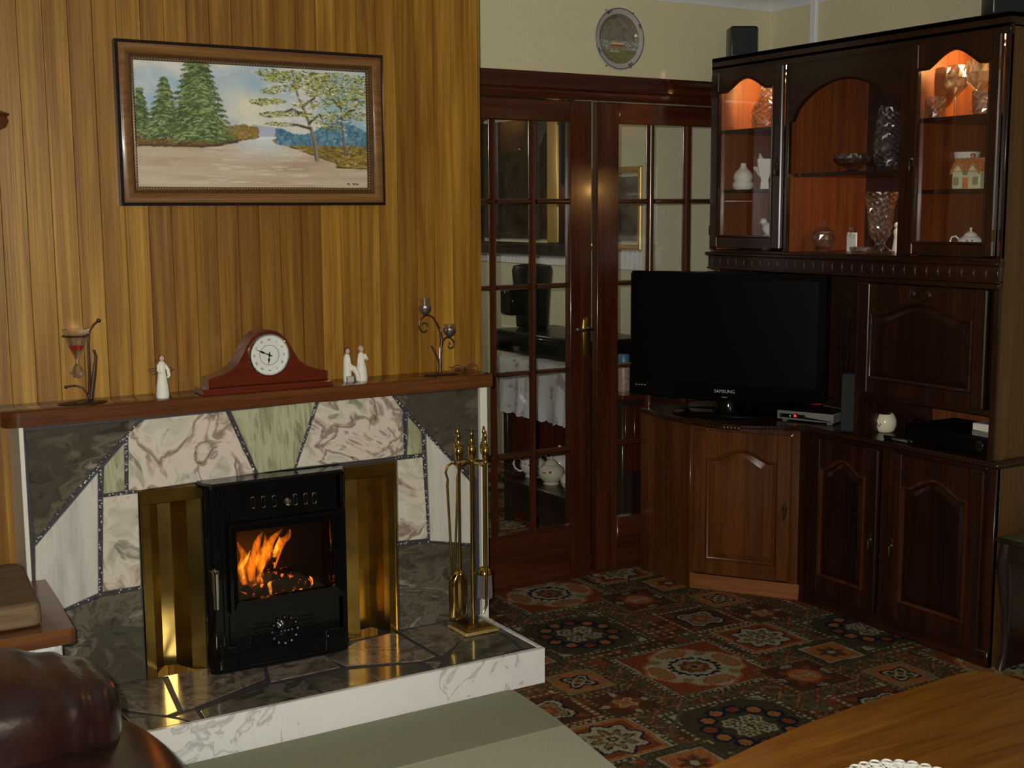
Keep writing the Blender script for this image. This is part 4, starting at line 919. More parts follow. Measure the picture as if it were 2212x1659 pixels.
B().box(-tw+.036,tw-.036,-.0135,-.0115,tb+.060,tt-.034).build('screen','screen',tv,local=True)
M['letters']=plain('silver_lettering',(.6,.6,.62),.35,.5)
R90=Matrix.Rotation(PI/2,4,'X')
text_mesh('SAMSUNG',.019,'letters','lettering',tv,Matrix.Translation((0,-.0128,tb+.030))@R90)
for k in range(4): B().box(-tw+.024+.013*k,-tw+.032+.013*k,-.0128,-.0118,tb+.039,tb+.044).build('tiny_mark','steel',tv,local=True)
B().box(-.012,.012,-.014,-.010,tb+.004,tb+.008,.001).build('power_light','steel',tv,local=True)
# set-top box
q0=at(1678,905,'z',.716); q1=at(1800,917,'z',.716); an=math.atan2(q1.y-q0.y,q1.x-q0.x); L=(q1-q0).length
sb_=thing('set_top_box','silver set-top box with a red standby light beside the television stand','set-top box',(q0.x,q0.y,.712),an)
B().box(0,L,0,.155,.006,.042,.003).build('case','steel',sb_,local=True); B().box(.004,L-.004,.004,.15,.042,.0435,.001).build('lid','black',sb_,local=True,label='dark grey lid')
B().box(.012,L*.5,-.001,.002,.014,.030,.0008).build('display_window','gloss',sb_,local=True); 
b=B(); b.prism([(L*.30,.031),(L*.36,.034),(L*.42,.024),(L*.95,.014),(L*.95,.011),(L*.36,.014)],'y',.001,-.0015); b.build('curved_inlay','black',sb_,local=True)
B().ball((L*.33,-.002,.024),.006,10).build('red_light',plain('red_led',(.6,.02,.02),.4,emit=(1,.02,.02),es=1.2),sb_,local=True); B().ball((L*.24,-.001,.022),.0025,8).build('green_light',plain('green_led',(.02,.5,.05),.4,emit=(.05,.9,.1),es=.8),sb_,local=True)
text_mesh('o',.008,'letters','emblem',sb_,Matrix.Translation((L*.08,-.0015,.024))@R90)
for x in (.02,L-.03): B().box(x,x+.02,.01,.03,0,.006).build('foot','steel',sb_,local=True)
b=B(); b.box(0,.17,0,.018,0,.006,.002); o=b.build('red_strap',plain('red_plastic',(.35,.015,.02),.35)); o.location=tuple(at(1690,868,'z',.757)); o.rotation_euler=(0,0,an-.02); tag(o,'thin red strap lying on top of the silver set-top box','strap')
q=at(1778,862,'z',.757); b=B(); 
for k in range(3): b.tube([(q.x+.012*k+.010*math.cos(t),q.y-.006*k+.008*math.sin(t),.7585+.003*k+.002*math.sin(2*t)) for t in np.linspace(0,2*PI,14,endpoint=False)],.0018,6,True)
b.ball((q.x+.03,q.y-.02,.763),.007,8); tag(origin(b.build('key_ring','chrome'),(q.x,q.y,.757)),'small chrome key rings on the silver set-top box','keys')
# black upright speaker in the niche
q=at(1824,938,'z',.712); s_=thing('speaker','narrow tall black speaker standing at the right of the television','speaker',(q.x+.02,q.y+.0,.712),an)
B().box(-.033,.033,0,.07,.0,.232,.005).build('case','black',s_,local=True); B().box(-.030,.030,-.004,.002,.01,.226,.002).build('grille','cloth_s',s_,local=True)
b=B(); w0=at(1822,795,'x',3.60); w1=at(1798,712,'x',3.70); b.tube([(3.56,3.44,.944),(3.60,3.47,1.0),(3.66,3.53,1.09),(3.72,3.58,1.12)],.0018,5); tag(b.build('thin_cord','ant'),'thin cord rising from the narrow speaker to behind the television','cord')
for nm,px,lab in (('a',(1567,1612,112),'small black speaker standing on top of the display unit above its left door'),('b',(2136,2198,33),'black speaker at the top right corner standing on the display unit')):
    z=2.174; q=at((px[0]+px[1])/2,px[2],'x',3.56); wd=abs(at(px[0],px[2],'y',q.y).x-at(px[1],px[2],'y',q.y).x)
    t=thing('speaker',lab,'speaker',(3.60,q.y,z),-.5); B().box(-wd/2,wd/2,-.02,.08,0,.125 if nm=='a' else .16,.008,2).build('case','black',t,local=True); B().box(-wd/2+.005,wd/2-.005,-.024,-.018,.008,.118 if nm=='a' else .152,.003).build('grille','cloth_s',t,local=True)
# mug, hifi, white box, cables
M['mug']=plain('ivory_glaze',(.72,.68,.50),.12,coat=.6)
q=at(1899,934,'z',.712); t=thing('mug','round ivory mug with a small flower print on the base cupboard','mug',(q.x+.03,q.y,.712))
c=(q.x+.03,q.y,.712); b=B(); b.lathe([(.001,0),(.028,0),(.036,.006),(.043,.028),(.042,.048),(.034,.066),(.031,.070),(.028,.068),(.036,.05),(.036,.028),(.025,.010),(.001,.008)],c,32); b.build('bowl','mug',t)
b=B(); b.tube([(c[0]-.02,c[1]+.036,c[2]+z) for z in (.05,)]+[(c[0]-.03,c[1]+.052,c[2]+.046),(c[0]-.032,c[1]+.055,c[2]+.034),(c[0]-.02,c[1]+.040,c[2]+.02)],.004,8); b.build('handle','mug',t)
b=B(); [b.ball((c[0]-.0425*math.cos(a_),c[1]-.0425*math.sin(a_),c[2]+z),.0032,6) for a_,z in ((.1,.03),(.25,.027),(.0,.036),(.35,.034),(-.1,.026))]; b.build('flower_print','dark',t,kind='stuff')
t=thing('hifi','black disc player with a round ringed knob in the niche under the bureau door','player',(3.70,2.98,.712)); X0=3.575
B().box(X0,3.85,2.762,3.165,.718,.775,.003).build('case','black',t); B().box(X0-.004,X0+.002,2.765,3.16,.722,.772,.002).build('front_panel','gloss',t)
for yy in(2.80,3.12): B().box(X0+.01,X0+.03,yy-.01,yy+.01,.712,.718).build('foot','black',t)
q=at(2115,975,'x',X0-.01); b=B(); b.tube([(X0-.008,q.y+.014*math.cos(a_),.748+.014*math.sin(a_)) for a_ in np.linspace(0,2*PI,20,endpoint=False)],.0016,6,True); b.build('knob_ring','chrome',t); b=B(); b.lathe([(.012,0),(.012,.008),(.001,.010)],(X0-.004,q.y,.748),16,rot=(0,-PI/2,0)); b.build('knob','black',t)
t=thing('remote_box','flat white and grey box lying on the black disc player','box',(3.66,2.84,.776)); B().box(X0+.004,3.72,2.768,2.868,.795,.822,.003).build('upper_half','chinaw',t); B().box(X0+.006,3.718,2.77,2.872,.776,.795,.002).build('lower_half','steel',t)
b=B()
for k in range(4): b.tube([(3.60+.02*k,3.14-.03*k+.02*math.sin(s),.779+.012*abs(math.sin(s*1.3+k))+.003) for s in np.linspace(0,4+k,24)],.0028,6)
tag(b.build('cable_tangle','gloss'),'tangle of black cables lying on the disc player','cables')
t=thing('remote_control','black remote control beside the ivory mug','remote',(3.56,3.17,.712)); B().box(3.545,3.565,3.10,3.235,.7125,.728,.004).build('case','black',t); B().box(3.5435,3.546,3.12,3.19,.716,.724).build('label_strip','darkpic2',t)
# ---------------------------------------------------------------- contents of the display unit
def crystal_thing(name,lab,cat,c,prof,seg=16,twist=.12,mat='crys',grp=None,cap=False,sub=None):
    t=thing(name,lab,cat,c,0,grp); P2=[]
    for (r0,z0),(r1,z1) in zip(prof,prof[1:]):
        n=max(1,int(abs(z1-z0)/.011)); P2+=[(r0+(r1-r0)*k/n,z0+(z1-z0)*k/n) for k in range(n)]
    P2.append(prof[-1]); seg=(seg//2)*2+4; b=B(); nb=len(b.bm.verts); b.lathe([(max(r_,.001),h_) for r_,h_ in P2],(0,0,0),seg,cap=cap,twist=0)
    for i,v in enumerate(b.bm.verts):
        k,j=divmod(i,seg); f=1+(.045 if (k+j)%2 else -.02)*(1 if 2<k<len(P2)-3 else 0); a_=twist*k*.35; x,y=v.co.x*f,v.co.y*f
        v.co=Vector((c[0]+x*math.cos(a_)-y*math.sin(a_),c[1]+x*math.sin(a_)+y*math.cos(a_),c[2]+v.co.z))
    b.build('body' if sub is None else sub,mat,t,smooth=False); return t
def pos(px,py,x=3.70): return at(px,py,'x',x)
SH={'l1':1.880,'l2':1.634,'l3':1.3865,'m1':1.690,'m2':1.3865,'r1':1.862,'r2':1.616,'r3':1.3865}
def goblet(nm,lab,px,py,z,r,h,x=3.68,grp=None):
    q=pos(px,py,x); c=(q.x,q.y,z); t=thing(nm,lab,'glass',c,0,grp)
    b=B(); b.lathe([(.001,.003),(r*.8,.002),(r*.8,.004),(r*.12,.010),(.004,.02),(.004,h*.42),(r*.3,h*.48),(r*.85,h*.60),(r,h*.78),(r*.92,h),(r*.88,h),(r*.95,h*.78),(r*.80,h*.62),(r*.2,h*.51),(.001,h*.50)],c,16,cap=False,twist=.2,flute=.05,nfl=8); b.build('bowl_and_stem','crysg',t,smooth=False); return t
# left compartment
goblet('sherry_glass','small cut-glass sherry glass on the top shelf behind the left door',1592,262,SH['l1'],.024,.115,grp=None)
q=pos(1655,270,3.66); z=SH['l1']; crystal_thing('decanter','wide cut-crystal decanter beside the sherry glass on the left top shelf','decanter',(q.x,q.y,z),[(.001,.0),(.045,0),(.058,.01),(.060,.035),(.056,.06),(.062,.065),(.050,.095),(.030,.13),(.026,.175),(.034,.19),(.030,.19),(.022,.175),(.026,.13),(.045,.095),(.052,.06),(.052,.02),(.001,.012)],16,.2)
q=pos(1622,268,3.80); b=B()
for k in range(9):
    a_=-1.1+2.2*k/8; b.tube([(q.x,q.y,z+.01),(q.x+.02,q.y-.05*math.sin(a_),z+.01+.06*math.cos(a_)),(q.x+.03,q.y-.13*math.sin(a_),z+.012+.125*math.cos(a_*.8))],[.003,.0025,.0015],5)
t=tag(origin(b.build('crystal_fan','crys',kind=None),(q.x,q.y,z)),'fan-shaped crystal ornament behind the sherry glass and the decanter','ornament')
q=pos(1605,403,3.66); z=SH['l2']; c=(q.x,q.y,z)
t=thing('onion_pot','white onion-shaped pot on the middle shelf behind the left door','pot',c); b=B(); b.lathe([(.001,0),(.034,0),(.044,.012),(.046,.026),(.042,.034),(.001,.034)],c,28); b.build('saucer_base','figw',t)
b=B(); b.lathe([(.036,.034),(.042,.05),(.040,.066),(.030,.080),(.018,.090),(.013,.100),(.011,.108),(.013,.112),(.001,.114)],c,28); b.build('dome','figw',t)
q=pos(1652,404,3.66); c=(q.x,q.y,z); t=thing('tulip_vase','white petal-shaped pottery vase beside the onion-shaped pot behind the left door','vase',c)
b=B(); b.lathe([(.001,0),(.022,0),(.020,.02),(.018,.04),(.030,.07),(.036,.10),(.038,.125),(.034,.125),(.030,.10),(.022,.07),(.001,.05)],c,12,cap=False,flute=.12,nfl=4); b.build('body','figw',t)
b=B(); b.tube([(c[0]-.01,c[1]+.01,z+.06),(c[0]-.01,c[1]+.035,z+.085),(c[0]-.01,c[1]+.050,z+.088),(c[0],c[1]+.062,z+.080)],[.013,.012,.009,.004],8); b.tube([(c[0],c[1]+.012,z+.09),(c[0],c[1]+.026,z+.125),(c[0],c[1]+.034,z+.148)],[.012,.011,.003],8); b.build('petals','figw',t)
q=pos(1590,505,3.66); z=SH['l3']; c=(q.x,q.y,z); t=thing('dish','small blue dish on the floor of the left compartment','dish',c); b=B(); b.lathe([(.001,0),(.03,0),(.050,.012),(.048,.014),(.028,.004),(.001,.004)],c,24); b.build('bowl',plain('blue_glaze',(.16,.27,.34),.2,coat=.4),t)
q=pos(1655,510,3.68); c=(q.x,q.y,z); t=thing('bird_figurine','white bird figurine with raised head low in the left compartment','figurine',c); b=B(); b.lathe([(.001,0),(.018,0),(.016,.05),(.012,.06)],c,14); b.ball((c[0],c[1]-.012,z+.085),.034,14,(.7,1.0,.75),(.7,0,0)); b.ball((c[0],c[1]+.018,z+.115),.017,12,(.8,1.1,.9)); b.tube([(c[0],c[1]+.03,z+.115),(c[0],c[1]+.045,z+.108)],[.006,.001],6); b.tube([(c[0],c[1]-.02,z+.07),(c[0],c[1]-.055,z+.035)],[.02,.006],8); b.build('body','chinaw',t)
# middle
q=pos(1840,358,3.66); z=SH['m1']; crystal_thing('footed_bowl','shallow footed crystal bowl on the middle open shelf','bowl',(q.x,q.y,z),[(.001,.001),(.030,.001),(.032,.005),(.014,.012),(.030,.020),(.060,.034),(.071,.052),(.066,.070),(.062,.070),(.066,.052),(.055,.036),(.020,.024),(.001,.023)],20,.1,'crysa')
q=pos(1917,356,3.68); VP=[(.001,.0),(.036,0),(.040,.004),(.048,.04),(.052,.07),(.050,.10),(.042,.16),(.036,.21),(.034,.228),(.037,.234),(.033,.234),(.031,.228),(.033,.21),(.039,.16),(.046,.10),(.047,.06),(.038,.02),(.001,.016)]
VP=[(r_*1.12,h*1.02) for r_,h in VP]; crystal_thing('tall_vase','tall barrel-shaped cut-crystal vase on the middle open shelf','vase',(q.x,q.y,z),VP,16,.26)
q=pos(1778,548,3.66); z=SH['m2']; t=crystal_thing('lidded_jar','round lidded crystal jar at the bottom left of the open middle','jar',(q.x,q.y,z),[(.001,0),(.026,0),(.028,.006),(.038,.02),(.045,.045),(.040,.066),(.036,.066),(.040,.045),(.032,.02),(.001,.01)],14,.22)
b=B(); b.lathe([(.042,.067),(.040,.078),(.022,.092),(.006,.098),(.009,.106),(.006,.116),(.001,.118)],(q.x,q.y,z),14,twist=.2); b.build('lid','crys',t,smooth=False)
b=B(); a0_=pos(1757,448,3.80); a1_=pos(1797,482,3.80); b.tube([(3.80,a0_.y,a0_.z),(3.79,(a0_.y*.6+a1_.y*.4),a0_.z-.028),(3.80,a1_.y,a1_.z),(3.82,a1_.y-.012,a1_.z-.01)],[.0008,.0022,.0014,.0007],5); bb=B(); 
o=b.build('glass_swan_neck','crysa'); 
bq=(3.80,a1_.y-.02,z); o2=tag(o,'thin curved clear glass stem catching the light above the lidded jar','ornament')
q=pos(1840,548,3.68); c=(q.x,q.y,z); t=thing('photo_stand','small white picture stand with crystal edge left of the trumpet vase','frame',c); B().box(q.x-.004,q.x+.004,q.y-.024,q.y+.026,z,z+.075,.002).build('panel','chinaw',t); b=B(); b.ball((q.x-.014,q.y-.006,z+.088),.013,8); b.ball((q.x-.014,q.y+.004,z+.07),.009,8); b.ball((q.x-.014,q.y-.012,z+.06),.009,8); b.build('crystal_cluster','crys',t,smooth=False)
q=pos(1900,552,3.63); c=(q.x,q.y-.0,z); TP=[(.001,.001),(.052,.001),(.055,.008),(.034,.018),(.018,.032),(.020,.042),(.030,.055),(.040,.075),(.043,.10),(.046,.14),(.052,.18),(.060,.215),(.064,.226),(.060,.226),(.056,.215),(.048,.18),(.042,.14),(.038,.10),(.034,.078),(.020,.060),(.001,.055)]
crystal_thing('trumpet_vase','large flared cut-crystal vase on a wide foot in the open middle','vase',c,[(r_*1.0,h) for r_,h in TP],18,.14)
q=pos(1862,550,3.60); crystal_thing('ash_tray','low square-cut crystal dish in front of the trumpet vase','dish',(q.x,q.y,z),[(.001,.002),(.038,.001),(.046,.012),(.044,.024),(.038,.024),(.036,.012),(.001,.010)],8,.1)
q=pos(1936,548,3.74); t=thing('slim_figurine','slim white figurine half hidden behind the trumpet vase','figurine',(q.x,q.y,z)); b=B(); b.lathe([(.001,0),(.018,0),(.014,.03),(.010,.06),(.014,.08),(.008,.092),(.001,.093)],(q.x,q.y,z),14); b.ball((q.x,q.y,z+.103),.012,10); b.build('body','figw',t)
# right
goblet('wine_goblet','cut-glass wine goblet, left of the pair on the top shelf behind the right door',2063,236,SH['r1'],.043,.185,3.70,'pair of wine goblets behind the right door')
goblet('wine_goblet','cut-glass wine goblet, right of the pair on the top shelf behind the right door',2113,232,SH['r1'],.046,.190,3.66,'pair of wine goblets behind the right door')
TU=[(.001,.0),(.030,0),(.034,.006),(.037,.04),(.038,.078),(.0345,.078),(.033,.04),(.029,.014),(.001,.012)]
q=pos(2018,243,3.64); crystal_thing('tumbler','cut-glass tumbler at the left end of the top shelf behind the right door','glass',(q.x,q.y,SH['r1']),TU,12,.2,mat='crysg',grp='pair of tumblers behind the right door')
q=pos(2124,238,3.60); crystal_thing('tumbler','cut-glass tumbler at the right end of the top shelf under the goblet','glass',(q.x,q.y,SH['r1']),TU,12,.2,mat='crysg',grp='pair of tumblers behind the right door')
z=SH['r1']; q=pos(2085,240,3.82); b=B()
for k in range(7):
    a_=-1.0+2.0*k/6; b.tube([(q.x,q.y,z+.01),(q.x+.01,q.y-.05*math.sin(a_),z+.01+.06*math.cos(a_)),(q.x+.02,q.y-.12*math.sin(a_),z+.012+.115*math.cos(a_*.8))],[.003,.0025,.0015],5)
tag(origin(b.build('crystal_fan','crys'),(q.x,q.y,z)),'fan-shaped crystal ornament behind the two wine goblets','ornament')
# cottage jar
q=pos(2096,399,3.66); z=SH['r2']; c=Vector((q.x,q.y,z)); t=thing('cottage_jar','pottery jar shaped like a cream cottage with orange roof on the right middle shelf','jar',c,-PI/2+.12)
M['cotw']=plain('cottage_cream',(.56,.56,.36),.3,coat=.3,var=.12,nscale=30); M['cotr']=plain('cottage_roof',(.50,.19,.06),.35,coat=.3,var=.3,nscale=50)
B().box(-.055,.055,-.03,.045,0,.062,.004).build('walls','cotw',t,local=True)
b=B()
for s in(-1,1): b.prism([(s*.028-.026,.055),(s*.028+.026,.055),(s*.028,.088)],'y',-.034,.0)
b.build('gables','cotw',t,local=True,smooth=False)
b=B(); b.prism([(-.036,.060),(.052,.060),(.0,.108)],'x',-.060,.060); b.build('roof','cotr',t,local=True,smooth=False)
for s in(-1,1):
    b=B(); 
    for w_ in(-1,1): b.tube([(s*.028+w_*.028,-.036,.053),(s*.028,-.036,.090)],.0035,6)
    b.build('roof_edge','cotr',t,local=True)
B().box(-.011,.011,-.033,-.028,.0,.040,.001).build('door','cotr',t,local=True)
for x in (-.037,.037): B().box(x-.011,x+.011,-.0325,-.029,.015,.042,.001).build('window',plain('painted_window',(.35,.25,.12),.4),t,local=True,smooth=False)
b=B(); b.lathe([(.007,0),(.006,.006),(.009,.014),(.001,.018)],(0,.008,.106),12); b.build('lid_knob','cotr',t,local=True)
b=B(); b.lathe([(.004,0),(.010,.0),(.010,.004),(.001,.006)],(0,-.033,.058),10,rot=(PI/2,0,0)); b.build('green_wreath',plain('green_glaze',(.10,.22,.12),.4),t,local=True)
q=pos(2085,400,3.80); t=thing('bowl','white bowl partly hidden behind the cottage jar','bowl',(q.x,q.y,z)); b=B(); b.lathe([(.001,.07),(.02,.07),(.045,.115),(.050,.135),(.047,.135),(.04,.115),(.001,.08)],(q.x,q.y,z),24); b.build('bowl_body','chinaw',t); b=B(); b.lathe([(.03,0),(.012,.02),(.012,.05),(.02,.07)],(q.x,q.y,z),16); b.build('foot','chinaw',t)
z=SH['r3']; q=at(2096,527,'x',3.64); teapot((q.x,q.y,z),.046,'white teapot with blue flowers on the floor of the right compartment',PI*.60,grp=None,deco=None,scale=1)
b=B(); tp=COL.objects[[o.name for o in COL.objects if o.name.startswith('teapot')][-1]]
for k in range(14): 
    a_=PI+.2+.9*(rng.random()-.2); zz=.028+.03*rng.random(); b.ball((q.x+.0462*math.cos(a_),q.y+.0462*math.sin(a_),z+zz),.0026+.002*rng.random(),6)
b.build('flower_print',plain('blue_print',(.12,.14,.2),.4),tp,kind='stuff')
q=pos(2015,524,3.66); c=(q.x,q.y,z); t=thing('silver_dish','small silver footed dish with flat rim left of the teapot','dish',c); b=B(); b.lathe([(.001,0),(.022,0),(.016,.006),(.024,.012),(.032,.026),(.030,.034),(.052,.037),(.052,.039),(.028,.036),(.024,.02),(.001,.012)],c,28); b.build('dish_body','chrome',t)
# ---------------------------------------------------------------- plate on the cream wall
pc=at(1337,84,'y',YD-.012); PR=.124
t=thing('wall_plate','round scenic china plate hanging on the cream wall above the doors','plate',(pc.x,YD,pc.z-PR))
nr,na=70,200; R_,A_=np.meshgrid(np.linspace(0,1,nr),np.linspace(0,2*PI,na)); px_=R_*np.cos(A_)*PR; pz_=R_*np.sin(A_)*PR
prof=np.interp(R_,[0,.68,.78,.97,1],[.0,.001,.010,.018,.015]); u=px_/PR; v=pz_/PR
C=np.zeros(R_.shape+(3,)); C[:]=(.42,.40,.40); n1=fbm(u*9+30,v*9+30,2); n2=fbm(u*30,v*30,5,3)
ins=R_<.80; dome=(.30+.0*u); C[ins]=(.20,.17,.12); sky=ins&(v>-.12); C[sky]=np.array((.17,.15,.115))*(.6+.9*n1[sky][:,None])
oval=ins&((u/.76)**2+((v-.0)/.80)**2>.90); C[oval]=(.20,.165,.075)
sea=ins&(v<=-.05)&(v>-.36); C[sea]=np.array((.20,.22,.17))*(.5+1.1*n2[sea][:,None]); C[sea&(n2>.6)]=(.40,.42,.40)
land=ins&(v<=-.36); C[land]=np.array((.17,.17,.07))*(.4+1.3*n2[land][:,None])
C[ins&(np.abs(v+.14)<.045)&(np.abs(u)<.26-.6*np.abs(v+.10))]=(.55,.42,.22); C[ins&(np.abs(v+.21)<.03)&(np.abs(u)<.24)]=(.22,.05,.03); C[ins&(np.abs(v+.27)<.04)&(np.abs(u+.05)<.35)&(n2>.45)]=(.42,.22,.05)
C[ins&(np.abs(u-.02)<.012)&(v<.12)&(v>-.1)]=(.10,.10,.07); C[ins&(np.abs(v+.40)<.022)&(np.abs(u+.12)<.2)]=(.45,.43,.45)
rim=(R_>.955)|((R_>.88)&(np.abs(np.sin(A_*2+.6))>.975)&(n2>.42)); C[rim]=(.07,.06,.06); C[R_>.985]=(.45,.44,.46)
o=painted('plate_face',px_,-prof-.003,pz_,C,vcol('plate_print',.1,.5,coat=.6),t); o.location=(0,0,PR)
for p_ in o.data.polygons: p_.use_smooth=True
b=B(); b.lathe([(PR*.6,0),(PR*.75,.004),(PR,.013),(PR*1.0,.0155),(PR*.72,.002),(PR*.6,-.001)],(0,0,0),60,rot=(PI/2,0,0)); o=b.build('plate_back','chinaw',t,local=True); o.location=(0,-.001,PR)
for a_ in (1.0,2.1,4.2,5.2):
    b=B(); b.tube([(PR*.96*math.cos(a_),-.016,PR+PR*.96*math.sin(a_)),(PR*1.02*math.cos(a_),-.021,PR+PR*1.02*math.sin(a_)),(PR*1.04*math.cos(a_),-.010,PR+PR*1.04*math.sin(a_)),(PR*.9*math.cos(a_),-.003,PR+PR*.9*math.sin(a_))],.0015,5); b.build('hanger_claw','bronze',t,local=True)
# ---------------------------------------------------------------- painting over the mantel
PY=YB-.034
ox0,ox1=at(247,83,'y',PY).x,at(828,118,'y',PY).x; oz0,oz1=(at(258,447,'y',PY).z+at(828,441,'y',PY).z)/2,(at(247,83,'y',PY).z+at(828,118,'y',PY).z)/2
pt=thing('landscape_painting','wide landscape painting in a moulded bronze frame on the boarded wall','painting',((ox0+ox1)/2,YB,oz0))
fwd=.058
b=B(); b.sweep([(0,0),(0,.030),(-.006,.034),(-.010,.030),(-.010,0)],[(ox0,YB,oz0),(ox1,YB,oz0),(ox1,YB,oz1),(ox0,YB,oz1)],True,(0,-1,0)); b.build('outer_rim','fblack',pt)
b=B(); b.sweep([(-.009,.002),(-.009,.030),(-.016,.0345),(-.026,.034),(-.036,.028),(-.040,.022),(-.040,.002)],[(ox0,YB,oz0),(ox1,YB,oz0),(ox1,YB,oz1),(ox0,YB,oz1)],True,(0,-1,0)); b.build('moulding','wframe',pt,angle=50)
b=B(); b.sweep([(-.039,.002),(-.039,.024),(-.042,.026),(-.048,.020),(-.052,.022),(-.058,.014),(-.058,.002)],[(ox0,YB,oz0),(ox1,YB,oz0),(ox1,YB,oz1),(ox0,YB,oz1)],True,(0,-1,0)); b.build('inner_slip','fgilt',pt)
b=B(); W_=ox1-ox0; H_=oz1-oz0
for (x0,z0,x1,z1) in ((ox0+.053,oz0+.053,ox1-.053,oz0+.053),(ox0+.053,oz1-.053,ox1-.053,oz1-.053),(ox0+.053,oz0+.053,ox0+.053,oz1-.053),(ox1-.053,oz0+.053,ox1-.053,oz1-.053)):
    n=int(max(abs(x1-x0),abs(z1-z0))/.009)
    for i in range(n):
        t=(i+.5)/n; g=bmesh.ops.create_icosphere(b.bm,subdivisions=1,radius=.0024)['verts']; b._take(g,Matrix.Translation((x0+(x1-x0)*t,YB-.020,z0+(z1-z0)*t)))
b.build('beading','goldf',pt,kind='stuff')
nx,ny=460,252; U_,V_=np.meshgrid(np.linspace(0,1,nx),np.linspace(0,1,ny)); AR=(W_-2*fwd)/(H_-2*fwd)
def c3(*a): return np.array(S(*a))
img=np.zeros((ny,nx,3)); cl=fbm(U_*5*1.1,V_*5,21,5); sky=np.clip((cl-.40)*4,0,1)[...,None]
img[:]=c3(150,178,196)*(1-sky)+c3(205,205,200)*sky
wm_=np.exp(-((U_-.47)/.13)**2-((V_-.68)/.2)**2)[...,None]*.8; img=img*(1-wm_)+c3(222,212,186)*wm_
bl=np.exp(-((U_-.50)/.06)**2-((V_-.86)/.1)**2)[...,None]*.7; img=img*(1-bl)+c3(130,168,195)*bl
# mountains
r1=.66-1.25*(U_-.33)+.018*fbm(U_*40,V_*0,5); r1=np.where(U_>.33,.66-.95*(U_-.33)**.8*1.0,.66); mk=(V_<np.minimum(.64,r1))&(U_>.32)&(U_<.60)&(V_>.40)
img[mk]=c3(190,186,200)*(.9+.2*fbm(U_*30,V_*30,6)[mk][:,None]); mk=(V_<.515-.25*(U_-.52)**1.0)&(U_>.48)&(U_<.60)&(V_>.40); img[mk]=c3(168,172,192)
# water and sand
wt=V_<.40; ny_=fbm(U_*4,V_*26,31,4); base=c3(168,146,122)*(1-ny_[...,None])+c3(196,182,162)*ny_[...,None]; red=np.clip((fbm(U_*3+4,V_*11,33,3)-.47)*3,0,1)[...,None]*np.clip((.34-V_)/.1,0,1)[...,None]*np.clip((np.abs(U_-.45)-.02)*3+.3,.0,1)[...,None]
base=base*(1-.75*red)+c3(130,88,66)*.75*red; lite=np.exp(-((U_-.53)/.15)**2)[...,None]*np.clip((V_-.2)/.2,0,1)[...,None]; base=base*(1-lite)+c3(196,206,210)*lite; img[wt]=base[wt]
img[(V_>.395)&(V_<.425)&(U_>.50)&(U_<.60)]=c3(205,212,215)
def dab(cx,cy,rx,ry,col,an=0,al=1.):
    x0=max(0,int((cx-max(rx,ry))*nx)-1); x1=min(nx,int((cx+max(rx,ry))*nx)+2); y0=max(0,int((cy-max(rx,ry)*AR)*ny)-1); y1=min(ny,int((cy+max(rx,ry)*AR)*ny)+2)
    if x0>=x1 or y0>=y1: return
    du=U_[y0:y1,x0:x1]-cx; dv=(V_[y0:y1,x0:x1]-cy)/AR; a=du*math.cos(an)+dv*math.sin(an); b_=-du*math.sin(an)+dv*math.cos(an)
    q=((a/rx)**2+(b_/ry)**2)<1; s=img[y0:y1,x0:x1]; s[q]=s[q]*(1-al)+col*al
R=lambda a,b_:a+(b_-a)*rng.random()
# left bank, right bank
for k in range(900):
    u=R(0,.50); top=.43 if u>.36 else .42; bot=.335+.0*u+max(0,(u-.30))*.42; v=R(bot,top)
    dab(u,v,R(.006,.016),R(.002,.005),c3(*random.choice([(98,82,40),(120,90,45),(92,62,36),(126,112,52),(70,60,34)])),R(-.2,.2))
for k in range(1000):
    u=R(.58,1.0); top=.40-.02*(u-.58); bot=max(.17,.385-.62*(u-.58)) if u<.86 else .175-.05*(u-.86); v=R(bot,top)
    dab(u,v,R(.006,.016),R(.002,.005),c3(*random.choice([(128,112,42),(150,118,50),(98,76,36),(110,106,46),(152,132,70)])),R(-.3,.1))
for k in range(240): # bank edges
    u=R(.0,.42); dab(u,.335+max(0,(u-.30))*.42+R(-.01,.006),R(.006,.014),.0018,c3(78,56,44),0); u=R(.66,1.0); dab(u,(max(.17,.385-.62*(u-.58)) if u<.86 else .175-.05*(u-.86)),R(.006,.016),.0018,c3(76,52,36),-.3 if u<.86 else 0)
for k in range(300): u=R(.34,.505); dab(u,R(.41,.43+.085*math.sin(PI*(u-.30)/.28)),R(.004,.010),R(.003,.006),c3(*random.choice([(140,110,52),(126,118,54),(158,122,70),(110,104,48)])),R(-1,1))
for k in range(1300): # blue wood on the right
    u=R(.585,1.0); h=.47+.03*math.sin(u*25)+(.14*math.exp(-((u-.90)/.07)**2)); v=R(.365,h); dab(u,v,R(.004,.009),R(.004,.009),c3(*random.choice([(92,132,152),(70,112,138),(110,148,165),(84,122,140),(54,98,130)])),R(0,3),.85)
